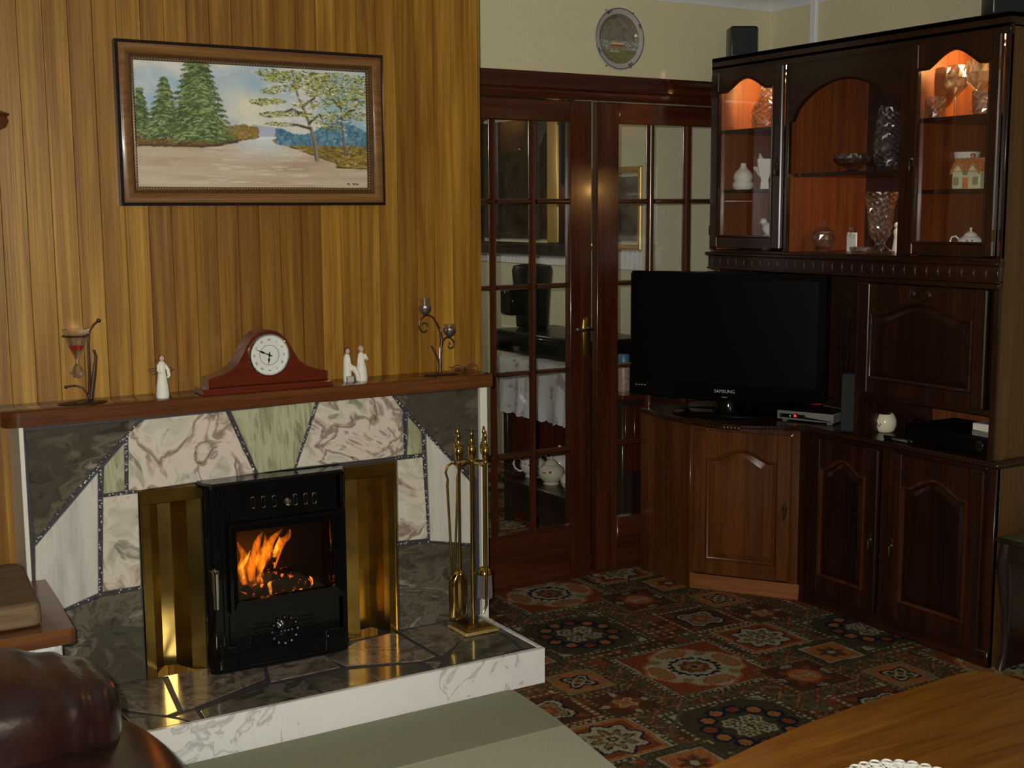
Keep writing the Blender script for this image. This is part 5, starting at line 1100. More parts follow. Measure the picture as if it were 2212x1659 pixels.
# firs
def fir(cx,base,top,hw,n,cs):
    for k in range(n):
        t=rng.random()**.55; v=base+(top-base)*(1-t); w_=hw*(.10+.9*t)*(.75+.25*math.sin(v*140)); s=R(-1,1); u=cx+s*w_
        dab(u,v-.012*abs(s),R(.007,.016),R(.0015,.0035),c3(*random.choice(cs)),-.55*s+R(-.3,.3))
D1=[(56,74,46),(70,92,56),(44,60,38),(90,112,70),(112,134,88),(60,82,52)]
D2=[(70,92,50),(92,112,62),(52,72,40),(116,132,82),(140,150,100),(62,82,46),(58,76,48)]
fir(.02,.42,.80,.065,900,D2); fir(.12,.40,.88,.10,1500,D2+[(146,156,110)]); fir(.255,.385,1.22,.155,4200,D2); fir(.27,.39,.86,.14,1300,[(62,80,46),(84,106,62),(140,156,104)])
# birches
def trunk(pts,w0,w1,col,n=60):
    for i in range(n):
        t=i/(n-1); k=t*(len(pts)-1); a=int(min(k,len(pts)-2)); f=k-a; u=pts[a][0]*(1-f)+pts[a+1][0]*f; v=pts[a][1]*(1-f)+pts[a+1][1]*f; w_=w0*(1-t)+w1*t
        dab(u,v,w_,.006,c3(*col)); dab(u-w_*.5,v,w_*.35,.004,c3(62,52,44))
trunk([(.765,.235),(.755,.42),(.725,.60),(.685,.78),(.665,.98)],.011,.0035,(138,124,110)); trunk([(.895,.29),(.888,.50),(.882,.68),(.860,.86)],.006,.0025,(120,104,96))
for a_,b2,c_ in (((.735,.55),(.78,.62),(.80,.60)),((.725,.60),(.66,.66),(.61,.62)),((.705,.68),(.76,.76),(.77,.78)),((.74,.50),(.68,.53),(.63,.53)),((.885,.6),(.92,.66),(.95,.68)),((.882,.68),(.85,.74),(.84,.76))): trunk([a_,b2,c_],.0032,.0012,(84,66,48),30)
def foliage(cx,cy,rx,ry,n,cs=((144,154,72),(170,172,96),(112,124,54),(186,178,112),(86,100,48),(66,74,38))):
    rx,ry,n=rx*1.3,ry*1.25,int(n*1.25)
    for k in range(n):
        a_=R(0,2*PI); q=math.sqrt(rng.random()); dab(cx+rx*q*math.cos(a_),cy+ry*q*math.sin(a_),R(.003,.008),R(.0012,.0026),c3(*random.choice(cs)),R(-.5,.5))
for f_ in ((.56,.95,.045,.03,110),(.59,.90,.05,.02,80),(.70,.93,.10,.04,300),(.62,.83,.05,.02,70),(.56,.80,.035,.02,50),(.53,.71,.045,.022,80),(.58,.72,.04,.02,70),(.66,.62,.07,.02,90),(.57,.61,.04,.02,70),(.60,.53,.05,.015,70),(.73,.86,.06,.03,120),(.78,.80,.05,.03,90),(.75,.70,.07,.03,90),(.80,.58,.05,.03,70),(.87,.93,.12,.04,260),(.82,.85,.06,.03,120),(.90,.82,.08,.04,180),(.97,.88,.04,.07,110),(.85,.75,.05,.03,80),(.93,.72,.06,.04,140),(.86,.63,.06,.03,90),(.96,.62,.05,.03,90),(.83,.52,.05,.025,60),(.97,.80,.03,.05,60)): foliage(*f_)
for k in range(90): dab(R(.55,1),R(.5,.98),R(.005,.012),.0018,c3(226,222,190),R(-.4,.4))
for k in range(50): u,v=R(.25,.75),R(.03,.33); dab(u,v,R(.02,.05),R(.002,.004),c3(214,204,190),0,.35)
# signature strokes
for k in range(9): u=.905+k*.0045+(0.012 if k>2 else 0); dab(u,.035+.006*math.sin(k*2.3),.0022,.0052 if k in(0,3) else .0032,c3(60,44,38),.3)
img*= (1.08+.16*fbm(U_*150,V_*80,77,2))[...,None]
soft=img.copy(); soft[1:-1,1:-1]=(img[1:-1,1:-1]*2+img[:-2,1:-1]+img[2:,1:-1]+img[1:-1,:-2]+img[1:-1,2:])/6; img=soft
X=ox0+fwd-.001+U_*(W_-2*fwd+.002); Z=oz0+fwd-.001+V_*(H_-2*fwd+.002)
cv=painted('canvas',X-pt.location.x,np.full_like(X,-.012),Z-pt.location.z,img,vcol('oil_paint',.42,.35,.25,200),pt)
# ---------------------------------------------------------------- mantel clock
CY=3.875; MT=MZ1
ax0,ax1=at(450,815,'y',CY-.04).x,at(707,800,'y',CY-.04).x; q=at(582,767,'y',CY-.05); bx0,bx1=at(440,850,'y',CY-.06).x,at(722,828,'y',CY-.06).x
ck=thing('mantel_clock','red mahogany mantel clock with white dial in the middle of the mantel shelf','clock',((bx0+bx1)/2,CY,MT))
B().box(bx0,bx1,CY-.058,CY+.04,MT,MT+.020,.003).build('plinth','clock',ck); 
b=B(); cx=q.x; dz=q.z; R0=.072; po=[]
zt=at(578,712,'y',CY-.045).z; lo=MT+.050; PX=[0,18.7,33,43.7,52,62.4,77,95.7,116.5,123]; PZ=[0,4.3,15.8,31,48.3,65.7,78,86,91,93]
N=44
for k in range(N+1):
    t=k/N; x=ax0+(ax1-ax0)*t; d=abs(x-cx); side=(cx-ax0) if x<cx else (ax1-cx)
    po.append((x,zt-(zt-lo)*float(np.interp(d/side*123,PX,PZ))/93))
po=[(ax0,MT+.020)]+po+[(ax1,MT+.020)]
b.prism(po[::-1],'y',CY+.035,CY-.045,.004,.004); b.build('case','clock',ck,angle=30)
fy_=CY-.045; fr_=(at(628,767,'y',fy_).x-at(540,767,'y',fy_).x)/2
b=B(); b.lathe([(fr_*.90,.0),(fr_*1.0,.0),(fr_*1.02,.005),(fr_*.99,.010),(fr_*.94,.012),(fr_*.88,.006),(fr_*.88,0)],(cx,fy_,dz),48,cap=False,rot=(PI/2,0,0)); b.build('bezel','chrome',ck)
b=B(); b.lathe([(.001,.004),(fr_*.89,.004),(fr_*.89,.0),(.001,0)],(cx,fy_,dz),48,rot=(PI/2,0,0)); dial=b.build('dial',plain('dial_white',(.66,.68,.64),.4),ck)
for n_ in range(12):
    a_=PI/2-(n_+1)*PI/6; text_mesh(['I','II','III','IIII','V','VI','VII','VIII','IX','X','XI','XII'][n_],.0095,'dark','numeral',dial,Matrix.Translation((cx-ck.location.x+fr_*.72*math.cos(a_),fy_-.0046-ck.location.y,dz-ck.location.z+fr_*.72*math.sin(a_)))@R90@Matrix.Rotation(a_-PI/2,4,'Z'))
b=B(); b.tube([(cx+fr_*.47*math.cos(t),fy_-.0045,dz+fr_*.47*math.sin(t)) for t in np.linspace(0,2*PI,40,endpoint=False)],.0007,5,True); b.build('chapter_ring','dark',dial)
def hand(an,L,nm):
    b=B(); d=Vector((math.sin(an),0,math.cos(an))); n=Vector((d.z,0,-d.x)); o=Vector((cx,fy_-.0056,dz)); W=[(-.010,.0012),(.0,.003),(L*.3,.001),(L*.45,.0035),(L*.6,.003),(L*.75,.0012),(L,.0004)]
    pl=[o+d*u+n*w for u,w in W]+[o+d*u-n*w for u,w in W[::-1]]; b.prism([(p.x,p.z) for p in pl],'y',fy_-.0050,fy_-.0062); return b.build(nm,'dark',dial,smooth=False)
hand(math.radians(294),fr_*.72,'minute_hand'); hand(math.radians(188),fr_*.45,'hour_hand')
b=B(); b.lathe([(.004,0),(.003,.003),(.001,.0035)],(cx,fy_-.005,dz),12,rot=(PI/2,0,0)); b.build('hand_pin','dark',dial)
# ---------------------------------------------------------------- left candle lamp
LY=3.892; Z0=MT
q=at(192,872,'z',MT); c=(q.x-.012,3.885,MT)
lm=thing('hanging_candle_lamp','bronze wire stand holding a glass hourglass lamp with red candle, left on the mantel','candle holder',c)
P_=lambda l,y=LY:[tuple(at(a,b_,'y',y)) for a,b_ in l]
b=B(); b.lathe([(.001,0),(.072,0),(.074,.002),(.066,.006),(.02,.010),(.001,.011)],(at(178,870,'y',c[1]).x,c[1],MT),30,sy=.62); b.build('base','bronze',lm)
st_=P_([(194,868),(193,800),(190,740),(193,714),(203,700),(213,692)]); b=B(); b.tube([(st_[0][0],LY,MT+.006)]+st_[1:],[.0045,.004,.0035,.003,.003,.0028],8); b.ball(st_[-1],.0065,10); b.build('stem','bronze',lm)
s2=P_([(193,862),(188,850),(178,838),(163,833),(150,834),(142,836)]); b=B(); b.tube(s2,[.003,.003,.0028,.0026,.0026,.0026],8); b.ball(s2[-1],.005,10); b.build('curl','bronze',lm)
s2=P_([(197,862),(203,810),(207,770),(203,758)],LY-.01); b=B(); b.tube(s2,[.006,.0065,.004,.003],8); b.ball(s2[-1],.0045,10); b.build('branch','bronze',lm)
k=at(163,722,'y',LY); rw=(at(192,722,'y',LY).x-at(134,722,'y',LY).x)/2
b=B(); b.tube([(k.x+rw*.98*math.cos(t),LY+rw*.98*math.sin(t),k.z-.004) for t in np.linspace(0,2*PI,30,endpoint=False)],.003,7,True); b.build('ring','bronze',lm)
zt_=at(163,711,'y',LY).z; zm=at(163,730,'y',LY).z; z3=at(163,750,'y',LY).z; z4=at(163,785,'y',LY).z; z5=at(163,806,'y',LY).z; z6=at(163,817,'y',LY).z
b=B(); b.lathe([(.001,z6),(.012,z6+.003),(.019,z5),(.015,z5+.012),(.005,z4),(.006,z4+.012),(.016,z3-.010),(.026,z3+.010),(.030,zm),(rw*.8,zm+.006),(rw*1.05,zt_)],(k.x,LY,0),26,cap=False); b.build('glass_shade','crys',lm)
b=B(); b.lathe([(.001,z3-.008),(.015,z3-.006),(.022,z3+.006),(.001,z3+.008)],(k.x,LY,0),20); b.build('red_candle',plain('red_wax',(.45,.015,.012),.35),lm)
for dx in (-.019,.019): b=B(); b.ball((k.x+dx,LY-.004,z5+.002),.0055,10); b.build('glass_bead','crysa',lm)
# ---------------------------------------------------------------- figurines
q=at(352,859,'z',MT); fy2=q.y; h=at(350,768,'y',fy2).z-MT
t=thing('angel_figurine','cream standing angel figurine with brown wire wings on the mantel','figurine',(q.x,fy2,MT)); x=q.x+.0; z=MT
b=B(); b.lathe([(.001,0),(.019,0),(.0205,.01),(.018,h*.3),(.013,h*.55),(.011,h*.68),(.013,h*.76),(.010,h*.84),(.005,h*.87),(.001,h*.88)],(x,fy2,z),18,sx=1,sy=.85)
b.tube([(x+.010,fy2,z+h*.78),(x+.018,fy2-.004,z+h*.66),(x+.020,fy2-.008,z+h*.52),(x+.014,fy2-.012,z+h*.48)],[.0055,.0055,.005,.004],8); b.tube([(x-.010,fy2,z+h*.78),(x-.013,fy2-.008,z+h*.66),(x-.006,fy2-.014,z+h*.60)],[.005,.005,.004],8); b.build('robe','figw',t)
b=B(); b.ball((x+.001,fy2-.002,z+h*.93),.0095,14,(.9,.95,1.1)); b.lathe([(.0045,h*.84),(.004,h*.90)],(x+.001,fy2,z),10); b.ball((x+.001,fy2-.0105,z+h*.925),.0018,6); b.build('head','figs',t)
b=B(); b.ball((x+.001,fy2+.002,z+h*.95),.0102,14,(.95,.95,.9)); b.ball((x+.006,fy2+.007,z+h*.93),.006,10); b.build('hair','figh',t)
b=B()
for s in(-1,1): b.tube([(x+s*.008,fy2+.006,z+h*.72),(x+s*.030,fy2+.012,z+h*.70),(x+s*.040,fy2+.014,z+h*.66),(x+s*.024,fy2+.012,z+h*.56),(x+s*.008,fy2+.006,z+h*.62)],.0012,5); b.tube([(x+s*.010,fy2+.008,z+h*.66),(x+s*.032,fy2+.012,z+h*.64)],.001,5)
b.tube([(x-.006,fy2-.008,z+h*.90),(x-.022,fy2-.010,z+h*.93),(x-.018,fy2-.010,z+h*.88)],.0012,5)
b.build('wire_wings','figh',t)
qa,qb=at(750,824,'z',MT),at(782,822,'z',MT); fy3=(qa.y+qb.y)/2; t=thing('couple_figurine','cream figurine of two seated people leaning together, right of the clock','figurine',((qa.x+qb.x)/2,fy3,MT)); hL=at(752,752,'y',fy3).z-MT; hR=at(776,748,'y',fy3).z-MT; xa,xb_=qa.x,qb.x
b=B(); b.lathe([(.001,0),(.014,0),(.015,.02),(.014,hL*.45),(.012,hL*.70),(.009,hL*.80),(.004,hL*.84)],(xa,fy3,MT),16); b.tube([(xa,fy3-.004,MT+hL*.38),(xa+.018,fy3-.012,MT+hL*.40),(xa+.030,fy3-.014,MT+.028),(xa+.034,fy3-.014,MT+.004)],[.011,.011,.009,.008],10); b.tube([(xa+.002,fy3-.008,MT+hL*.74),(xa+.004,fy3-.014,MT+hL*.52),(xa+.014,fy3-.016,MT+hL*.45)],[.005,.005,.0035],8); b.build('left_body','figw',t)
b=B(); b.lathe([(.001,0),(.020,0),(.021,.012),(.018,hR*.35),(.013,hR*.55),(.012,hR*.70),(.009,hR*.80),(.004,hR*.84)],(xb_,fy3,MT),16); b.tube([(xb_+.010,fy3-.004,MT+hR*.76),(xb_+.018,fy3-.010,MT+hR*.60),(xb_+.006,fy3-.016,MT+hR*.66)],[.005,.005,.004],8); b.tube([(xb_-.008,fy3-.004,MT+hR*.76),(xb_-.014,fy3-.010,MT+hR*.58),(xb_-.016,fy3-.012,MT+hR*.48)],[.005,.005,.003],8); b.build('right_body','figw',t)
for x,hh_ in ((xa+.001,hL),(xb_,hR)): b=B(); b.ball((x,fy3-.003,MT+hh_*.91),.0098,14,(.9,.95,1.1)); b.lathe([(.004,hh_*.82),(.004,hh_*.88)],(x,fy3,MT),10); b.ball((x,fy3-.012,MT+hh_*.905),.0018,6); b.build('head','figs',t)
b=B(); b.ball((xa+.001,fy3+.001,MT+hL*.935),.0108,14); b.build('brown_hair','figh',t); b=B(); b.ball((xb_,fy3+.002,MT+hR*.935),.0106,14); b.ball((xb_+.002,fy3+.010,MT+hR*.95),.005,10); b.build('fair_hair','figs',t)
B().box(xa-.012,xa+.012,fy3-.030,fy3-.015,MT,MT+.020,.002).build('grey_block','figg',t)
# ---------------------------------------------------------------- right candle holder
RY=3.90; q=at(950,806,'z',MT); RYc=RY
ch=thing('candle_stand','scrolled bronze candle stand with two glass cups, right end of the mantel','candle holder',(at(950,806,'y',RY).x,RY,MT))
b=B(); b.lathe([(.001,0),(.062,0),(.064,.002),(.05,.005),(.012,.008),(.001,.008)],(at(950,806,'y',RY).x,RY-.01,MT),30,sy=.6); b.build('base','bronze',ch)
Q=lambda l:[tuple(at(860+a/7.212,620+b_/7.212,'y',RY)) for a,b_ in l]
b=B(); s1=Q([(650,1390),(655,1150),(665,950),(675,820),(655,690),(600,560),(540,470),(470,435),(410,445),(355,500),(325,570),(330,640),(365,695),(415,700),(455,660),(460,600),(430,560),(390,560),(375,580)]); b.tube([(s1[0][0],RY,MT+.004)]+s1[1:],[.006,.0055,.005,.005,.0045,.004,.0035,.0032,.003,.003,.003,.003,.003,.003,.0028,.0026,.0024,.0024,.0024],8); b.ball(s1[-1],.0038,8); b.build('main_scroll','bronze',ch)
b=B(); s1=Q([(675,900),(700,830),(750,785),(810,785),(855,830),(870,890),(845,945),(800,955),(780,925),(790,890),(800,875)]); b.tube(s1,[.004,.0035,.003,.003,.003,.003,.0028,.0026,.0024,.0024,.0024],8); b.ball(s1[-1],.0035,8); b.build('small_scroll','bronze',ch)
b=B(); s1=Q([(650,1230),(610,1100),(560,1000),(522,925)]); b.tube(s1,[.004,.0035,.003,.003],8); b.ball(s1[-1],.004,8); b.tube(Q([(640,1120),(650,1000),(655,930)]),[.003,.003,.002],6); b.build('side_branch','bronze',ch)
for nm,(u,v0,v1,r_) in {'upper':(415,430,165,.0205),'lower':(800,775,575,.0205)}.items():
    a0_=at(860+u/7.212,620+v0/7.212,'y',RY); a1_=at(860+u/7.212,620+v1/7.212,'y',RY); hh_=a1_.z-a0_.z; hs=.036
    b=B(); b.lathe([(.001,.0),(.010,.001),(.020,.012),(.0225,.022),(.0215,.030),(.0205,.030),(.0215,.022),(.018,.012),(.001,.003)],(a0_.x,RY,a0_.z),22,cap=False,flute=.05,nfl=8); b.build('metal_cup','pewter',ch)
    b=B(); b.lathe([(.001,.003),(.014,.006),(.018,.014),(.0185,hh_*.85),(.021,hh_),(.0195,hh_),(.017,hh_*.85),(.016,.014),(.001,.008)],(a0_.x,RY,a0_.z),22,cap=False); b.build('glass_cup','crysa',ch)
    b=B(); b.lathe([(.001,.009),(.0155,.009),(.0155,.020),(.001,.021)],(a0_.x,RY,a0_.z),18); b.build('tealight','chrome',ch)
# ---------------------------------------------------------------- spectacles
q=at(1008,806,'z',MT); sp=thing('spectacles','thin brown-framed spectacles folded on the right end of the mantel','spectacles',(q.x,q.y+.01,MT)); x,y=q.x,q.y+.015
for s in (-1,1):
    cxx=x+s*.030; b=B(); pts=[(cxx+.023*math.cos(t),y-.002+.004*math.sin(t),MT+.016+.013*math.sin(t)) for t in np.linspace(0,2*PI,24,endpoint=False)]; b.tube(pts,.0012,6,True); b.build('rim','figh',sp)
    b=B(); b.prism([(cxx+.022*math.cos(t),MT+.016+.0125*math.sin(t)) for t in np.linspace(0,2*PI,20,endpoint=False)],'y',y-.0025,y-.0015); b.build('lens','glass',sp)
    b=B(); b.tube([(x+s*.053,y,MT+.022),(x+s*.054,y+.012,MT+.022),(x+s*.02,y+.022,MT+.016),(x-s*.035,y+.026,MT+.010)],.0013,6); b.build('temple','figh',sp)
b=B(); b.tube([(x-.008,y-.002,MT+.020),(x,y-.003,MT+.024),(x+.008,y-.002,MT+.020)],.0012,6); b.build('bridge','figh',sp)
# ---------------------------------------------------------------- companion set
cq=(at(975,1355,'z',HZ)+at(1030,1340,'z',HZ)+at(1080,1360,'z',HZ)+at(1005,1382,'z',HZ))/4; KX,KY=cq.x,cq.y
cs=thing('fireside_companion_set','brass fireside companion set stand on a square base on the hearth','fire tools',(KX,KY,HZ),0)
hw=.066; b=B(); b.box(KX-hw,KX+hw,KY-hw,KY+hw,HZ,HZ+.012,.003); b.build('base_plinth','goldf',cs)
b=B(); b.prism([(KX-hw+.006,KY-hw+.006),(KX+hw-.006,KY-hw+.006),(KX+hw-.006,KY+hw-.006),(KX-hw+.006,KY+hw-.006)],'z',HZ+.010,HZ+.026,.022,.014); b.build('base_top','brassd',cs)
b=B()
for i in range(13):
    for s in(-1,1):
        o=-hw+.01+i*(2*hw-.02)/12; b.ball((KX+o,KY+s*(hw+.0),HZ+.008),.0035,6); b.ball((KX+s*hw,KY+o,HZ+.008),.0035,6)
b.build('base_ornament','goldf',cs,kind='stuff')
ztop=at(1018,925,'y',KY).z; zr=at(1018,1000,'y',KY).z
FIN=[(.004,0),(.008,.004),(.006,.010),(.010,.016),(.0125,.030),(.014,.045),(.010,.056),(.006,.060),(.008,.066),(.005,.072),(.004,.082),(.006,.090),(.0055,.098),(.003,.102),(.004,.107),(.001,.112)]
b=B(); b.lathe([(.0085,HZ+.022),(.0075,HZ+.05),(.0075,zr)],(KX,KY,0),16); b.build('pole','brass',cs)
sc=(ztop-zr)/.112; b=B(); b.lathe([(r_,zr+h_*sc) for r_,h_ in FIN],(KX,KY,0),18); b.build('finial','brass',cs)
b=B(); ch_=[]
HK={}
for k,a_ in enumerate((.35,1.9,3.45,5.0)):
    ex,ey=KX+.052*math.cos(a_),KY+.052*math.sin(a_); HK[k]=(ex,ey)
    b.tube([(KX,KY,zr),(KX+.028*math.cos(a_),KY+.028*math.sin(a_),zr+.004),(ex,ey,zr-.002),(KX+.060*math.cos(a_),KY+.060*math.sin(a_),zr+.004),(KX+.066*math.cos(a_),KY+.066*math.sin(a_),zr+.016)],[.006,.005,.0045,.004,.004],8)
b.lathe([(.004,-.008),(.014,-.005),(.014,.005),(.004,.008)],(KX,KY,zr),14); b.build('tool_carrier','brass',cs)
def tool(k,lab,end):
    ex,ey=HK[k]; ex+=.012*math.cos((.35,1.9,3.45,5.0)[k]); ey+=.012*math.sin((.35,1.9,3.45,5.0)[k]); z1=zr+.006
    t=thing(end,lab,'fire tool',(ex,ey,HZ+.05),0,'tools hanging on the brass stand')
    b=B(); b.lathe([(r_,z1+h_*sc*.95) for r_,h_ in FIN],(ex,ey,0),16); b.build('handle','brass',t)
    return t,ex,ey,z1
zs1=at(995,1240,'y',KY).z
t,ex,ey,z1=tool(2,'brass shell-shaped hearth shovel hanging at the left of the stand','hearth_shovel')
b=B(); b.tube([(ex,ey,z1),(ex,ey,zs1-.0)],.0048,10); b.build('shaft','brass',t)
zb_=HZ+.055; b=B(); n_=17
def shov(s,q):
    a_=(s-.5)*2; wd=.050*(1-.75*max(0,(q-.72)/.28)**2); rip=.004*math.cos(a_*PI*3)*(1 if q>.55 else q/.55); return (ex-.004+a_*wd*.8,ey-.012+.020*(a_*a_)-rip-.012*q*(1-q)+a_*.012,zb_+(zs1+.02-zb_)*q)
b.grid(24,14,shov); o=b.build('shell_blade','brass',t,angle=80); md=o.modifiers.new('thickness','SOLIDIFY'); md.thickness=.002
t,ex,ey,z1=tool(0,'brass hearth brush with grey bristles hanging at the right of the stand','hearth_brush')
zb1=at(1045,1235,'y',ey).z; b=B(); b.tube([(ex,ey,z1),(ex,ey,zb1)],.0055,10); b.build('shaft','brass',t); b=B(); b.lathe([(.006,.018),(.018,.014),(.026,.002),(.027,-.008),(.001,-.010)],(ex,ey,zb1),20); b.build('brush_cap','brass',t)
b=B()
for i in range(160):
    a_=rng.random()*2*PI; r_=.024*math.sqrt(rng.random()); x0_,y0_=ex+r_*math.cos(a_),ey+r_*math.sin(a_); b.tube([(x0_,y0_,zb1-.008),(x0_+(x0_-ex)*.15,y0_+(y0_-ey)*.15,zb1-.085-.012*rng.random())],.0013,3)
b.build('bristles',plain('grey_bristle',(.13,.11,.11),.8),t,kind='stuff',smooth=False)
t,ex,ey,z1=tool(3,'brass poker hanging at the front of the stand','poker'); b=B(); b.tube([(ex,ey,z1),(ex,ey,zs1),(ex-.002,ey,HZ+.10),(ex-.016,ey-.004,HZ+.075)],[.0045,.0045,.004,.002],10); b.build('shaft','brass',t)
t,ex,ey,z1=tool(1,'brass coal tongs with looped hinge hanging at the back left of the stand','fire_tongs'); ex-=.022
for s in(-1,1):
    b=B(); zt2=z1-.012; b.tube([(ex,ey,zt2),(ex+s*.018,ey,zt2-.008),(ex+s*.026,ey,zt2-.030),(ex+s*.018,ey,zt2-.055),(ex+s*.020,ey,zt2-.075),(ex+s*.014,ey,zt2-.20),(ex+s*.006,ey,zt2-.36),(ex+s*.002,ey,HZ+.10)],[.004,.004,.004,.004,.005,.004,.004,.005],8); b.build('tong_arm','brassd',t)
# ---------------------------------------------------------------- hearth rug
rgx=[(.80,3.385),(2.015,3.388),(2.035,3.380),(2.040,3.355),(2.030,3.10),(2.012,2.95),(1.985,2.75),(1.95,2.45),(1.90,2.38),(.80,2.38)]
M['rug']=plain('pale_green_wool',(.43,.44,.33),.95,nz=.9,nscale=420,var=.16,spec=.1); M['rugd']=plain('turned_nap_green_wool',(.27,.28,.19),.95,nz=.9,nscale=420,var=.16,spec=.1)  # second tone: same wool with its nap turned, given as a darker colour
rg=thing('hearth_rug','pale grey-green hearth rug with a darker band along the marble step','rug',(1.4,2.9,0))
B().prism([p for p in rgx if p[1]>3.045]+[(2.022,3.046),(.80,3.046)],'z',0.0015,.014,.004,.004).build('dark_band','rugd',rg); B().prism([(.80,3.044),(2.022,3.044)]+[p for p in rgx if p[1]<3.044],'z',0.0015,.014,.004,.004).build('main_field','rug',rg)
# ---------------------------------------------------------------- side ledge with flat cushion
lg=thing('side_ledge','low wooden-topped marble ledge left of the fireplace','ledge',(.2,3.5,0))
B().prism([(-.60,3.295),(.655,3.295),(.668,3.308),(.694,3.790),(.694,YS-.014),(-.60,YS-.014)],'z',.450,.490,.004,.004).build('wooden_top','ledge',lg)
B().box(-.55,.640,3.335,YS-.02,HZ+.002,.450,.003).build('marble_base','vein',lg)
M['cush']=wood('ribbed_brown_cloth',(.13,.085,.045),(.18,.12,.07),(.23,.16,.095),'x',.95,0,fine=30,spec=.1)
b=B(); b.prism([(.18,3.35),(.58,3.35),(.598,3.365),(.602,3.40),(.618,3.62),(.630,3.76),(.622,3.79),(.60,3.80),(.18,3.80)],'z',.493,.555,.012,.012); o=b.build('seat_cushion','cush'); md=o.modifiers.new('soft','BEVEL'); md.width=.008; md.segments=3; tag(origin(o,(.4,3.57,.493)),'flat brown ribbed cushion lying on the low ledge at the left','cushion')
# ---------------------------------------------------------------- leather sofa
mt,nt,bs=newmat('oxblood_leather'); mp=coords(nt,(1,1,1)); n=noise(nt,mp.outputs[0],5,4,.6,.5); r_=ramp(nt,[(.35,(.012,.0042,.0038)),(.62,(.022,.0068,.0055)),(.78,(.034,.009,.006))]); nt.links.new(n.outputs[0],r_.inputs[0]); nt.links.new(r_.outputs[0],bs.inputs['Base Color']); bs.inputs['Roughness'].default_value=.30; bs.inputs['Coat Weight'].default_value=.25; bs.inputs['Coat Roughness'].default_value=.25
n1=noise(nt,mp.outputs[0],14,3,.55,1.2); n2=noise(nt,mp.outputs[0],420,2); b1=nt.nodes.new('ShaderNodeBump'); b1.inputs['Strength'].default_value=.16; b1.inputs['Distance'].default_value=.012; nt.links.new(n1.outputs[0],b1.inputs['Height']); b2=nt.nodes.new('ShaderNodeBump'); b2.inputs['Strength'].default_value=.15; b2.inputs['Distance'].default_value=.001; nt.links.new(n2.outputs[0],b2.inputs['Height']); nt.links.new(b1.outputs[0],b2.inputs['Normal']); nt.links.new(b2.outputs[0],bs.inputs['Normal']); M['leather']=mt
def sq(c,h,e1,e2,nu=72,nv=40,fn=None,rot=None):
    b=B(); f=lambda w,m_:math.copysign(abs(w)**m_,w)
    V=[]
    for j in range(nv+1):
        v=-PI/2+PI*j/nv; row=[]
        for i in range(nu):
            u=2*PI*i/nu; p=Vector((h[0]*f(math.cos(v),e1)*f(math.cos(u),e2),h[1]*f(math.cos(v),e1)*f(math.sin(u),e2),h[2]*f(math.sin(v),e1)))
            if fn: p=fn(p)
            if rot: p.rotate(Euler(rot))
            row.append(b.bm.verts.new(p+Vector(c)))
        V.append(row)
    for j in range(nv):
        for i in range(nu): b.bm.faces.new((V[j][i],V[j][(i+1)%nu],V[j+1][(i+1)%nu],V[j+1][i]))
    bmesh.ops.remove_doubles(b.bm,verts=b.bm.verts[:],dist=1e-4); return b
sf=thing('leather_sofa','dark oxblood leather sofa arm at the bottom left corner','sofa',(.25,2.35,0))
def pad(p):
    k=max(0,(p.x-.10)/.24); r_=math.exp(-((p.x-.24)/.030)**2)*.012+math.exp(-((p.x-.30)/.018)**2)*.014; a_=math.atan2(p.z,-p.y)
    cr=.004*math.sin(a_*6+p.x*14)*k*k; s=1-(r_+max(0,cr))/.16
    return Vector((p.x,p.y*s,p.z*s-.10*max(0,p.x+.0)**2*1.0))
sq((.225,2.60,.548),(.375,.21,.125),.62,.72,fn=pad,nu=120,nv=64).build('arm_pad','leather',sf,angle=80)
def bod(p): 
    t=(.26-p.z)/.52; return Vector((p.x*(.98+.30*t),p.y*(.92+.08*t),p.z))
sq((.10,2.42,.270),(.600,.50,.270),.60,.40,fn=bod).build('arm_body','leather',sf,angle=80)
b=B(); s1=[(.585,2.47,.46),(.60,2.52,.50),(.605,2.58,.52)]; 
sq((-.45,2.2,.24),(.42,.75,.24),.35,.3).build('seat','leather',sf,angle=80)
# ---------------------------------------------------------------- coffee table with doily
ct=thing('coffee_table','honey brown wooden coffee table with bowed edges and rounded corners at lower right','table',(1.9,1.6,0)); TZ=.45
far=[(1.335,1.765),(1.42,1.812),(1.562,1.858),(1.73,1.894),(1.896,1.920),(2.08,1.934),(2.278,1.940),(2.37,1.946),(2.425,1.944),(2.463,1.934),(2.490,1.912),(2.503,1.880),(2.506,1.83),(2.500,1.76)]
cx_,cy_=1.90,1.56; near=[(2*cx_-x,2*cy_-y) for x,y in far]
B().prism((far+near)[::-1],'z',TZ-.028,TZ,.006,.006).build('table_top','table',ct)
for sx in(-1,1):
    for sy in(-1,1): B().lathe([(.020,0),(.026,.05),(.028,TZ-.09),(.034,TZ-.028)],(cx_+sx*.48,cy_+sy*.22,0),16).build('leg','table',ct)
B().box(cx_-.48,cx_+.48,cy_-.215,cy_-.195,TZ-.09,TZ-.028).build('apron','table',ct); B().box(cx_-.48,cx_+.48,cy_+.195,cy_+.215,TZ-.09,TZ-.028).build('apron','table',ct)
mt,nt,bs=newmat('lace'); bs.inputs['Base Color'].default_value=(.7,.7,.64,1); bs.inputs['Roughness'].default_value=.9; M['lace']=mt
dc=at(1880,1650,'z',TZ); Rd=.125; dcx,dcy=dc.x-.03,dc.y-Rd+.006
dl=thing('lace_doily','white lace doily on the coffee table cut by the bottom edge','doily',(dcx,dcy,TZ))
b=B(); b.lathe([(.001,.001),(Rd*.62,.001),(Rd*.62,.0032),(.001,.0032)],(dcx,dcy,TZ),40); b.build('centre','lace',dl)
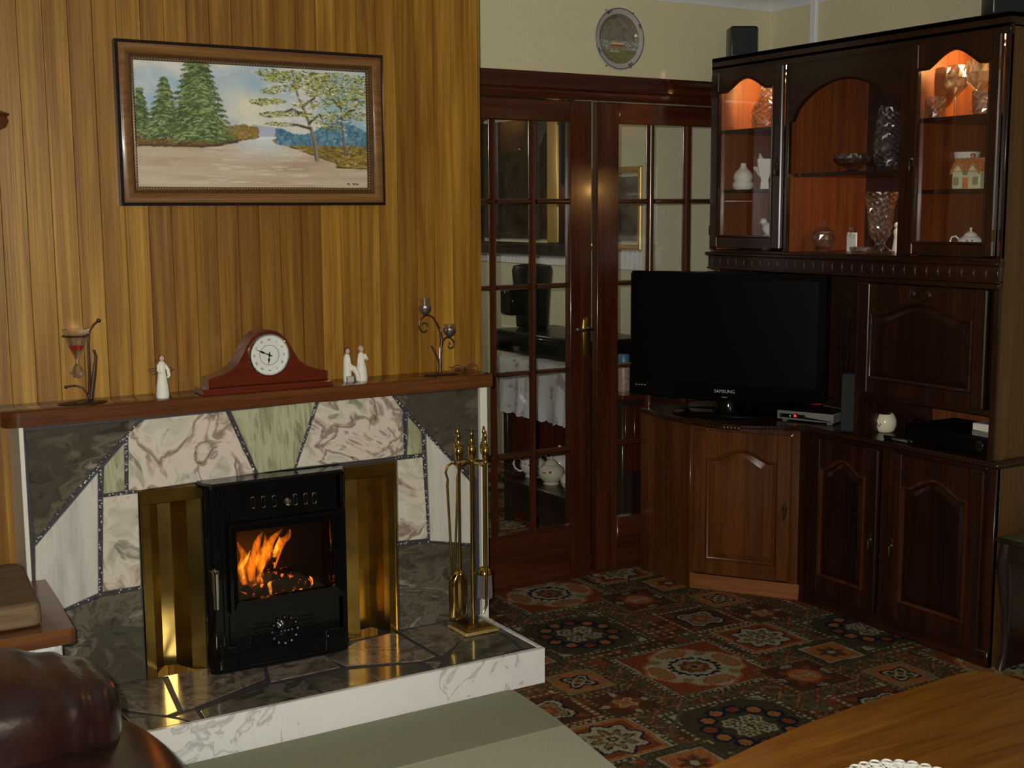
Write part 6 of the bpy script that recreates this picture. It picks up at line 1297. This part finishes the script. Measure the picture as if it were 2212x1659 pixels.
for q_ in range(3):
    b=B(); rr=Rd*(.68+.11*q_); b.tube([(dcx+(rr+.004*math.sin(a_*24))*math.cos(a_),dcy+(rr+.004*math.sin(a_*24))*math.sin(a_),TZ+.003) for a_ in np.linspace(0,2*PI,190,endpoint=False)],.0028,5,True); b.build('lace_ring','lace',dl)
b=B()
for k in range(48):
    a_=2*PI*k/48; b.tube([(dcx+Rd*.6*math.cos(a_),dcy+Rd*.6*math.sin(a_),TZ+.0025),(dcx+Rd*.93*math.cos(a_),dcy+Rd*.93*math.sin(a_),TZ+.0025)],.0018,4)
b.build('lace_spokes','lace',dl,kind='stuff')
for k in range(30):
    a_=2*PI*k/30; b=B(); rr=Rd*.95; b.tube([(dcx+rr*math.cos(a_)+.010*math.cos(t),dcy+rr*math.sin(a_)+.010*math.sin(t),TZ+.003) for t in np.linspace(0,2*PI,12,endpoint=False)],.0026,4,True); b.build('scallop','lace',dl)
# ---------------------------------------------------------------- small dark side table at the right edge
sd_=thing('side_table','small dark side table with green marbled top at the right edge','side table',(3.75,2.45,0)); x0,x1,y0,y1=3.520,4.0-.05,2.05,2.712
M['gmar']=stone('green_marble_top',[(.3,(.04,.055,.02)),(.5,(.08,.10,.045)),(.6,(.05,.06,.03)),(.8,(.15,.16,.09))],6,.6)
B().box(x0,x1,y0,y1,.445,.458,.004).build('table_top','dark',sd_); B().box(x0+.02,x1-.02,y0+.02,y1-.02,.458,.463,.001).build('marble_inlay','gmar',sd_); B().box(x0+.04,x1-.03,y1-.030,y1-.018,.0,.385,.002).build('dark_infill_board','unit_z',sd_)  # last: an added dark board filling the far side below the top
for sx,sy in((0,0),(1,0),(0,1),(1,1)):
    X_=x0+.03+sx*(x1-x0-.06); Y_=y0+.03+sy*(y1-y0-.06)-(.0 if sy else 0); b=B(); b.tube([(X_,Y_,.445),(X_+(-.006),Y_+.006,.36),(X_+.008,Y_,.20),(X_+.012,Y_,.06),(X_-.004,Y_+.004,.0)],[.020,.024,.014,.011,.016],10); b.build('leg','dark',sd_)
for a in ((x0+.03,x1-.03,y1-.045,y1-.025),(x0+.03,x1-.03,y0+.025,y0+.045),(x0+.025,x0+.045,y0+.03,y1-.03)): B().box(*a,.385,.445,.002).build('apron','dark',sd_)
# the room's ceiling lamp (behind the camera)
t=thing('ceiling_lamp','glass globe ceiling lamp in the middle of the room','lamp',(1.2,-.35,CZ+.05)); b=B(); b.lathe([(.001,0),(.05,0),(.05,-.03),(.01,-.05),(.008,-.12),(.001,-.12)],(1.2,-.35,CZ+.05),20); b.build('ceiling_rose','brass',t)
b=B(); b.ball((1.2,-.35,2.12),.14,24); b.build('glowing_globe',plain('lit_globe',(1,.9,.7),.4,emit=(1,.86,.62),es=24),t)
b=B(); b.tube([(1.2,-.35,CZ-.06),(1.2,-.35,2.25)],.006,8); b.build('hanging_rod','brass',t)
t=thing('pendant_lamp','glass globe pendant lamp hanging in the dining room','lamp',(2.62,6.5,CZ)); b=B(); b.tube([(2.62,6.5,CZ),(2.62,6.5,2.03)],.005,8); b.build('hanging_cord','black',t); b=B(); b.ball((2.62,6.5,1.95),.09,20); b.build('glowing_globe',plain('lit_dining_globe',(1,.9,.8),.4,emit=(1,.90,.72),es=26),t)
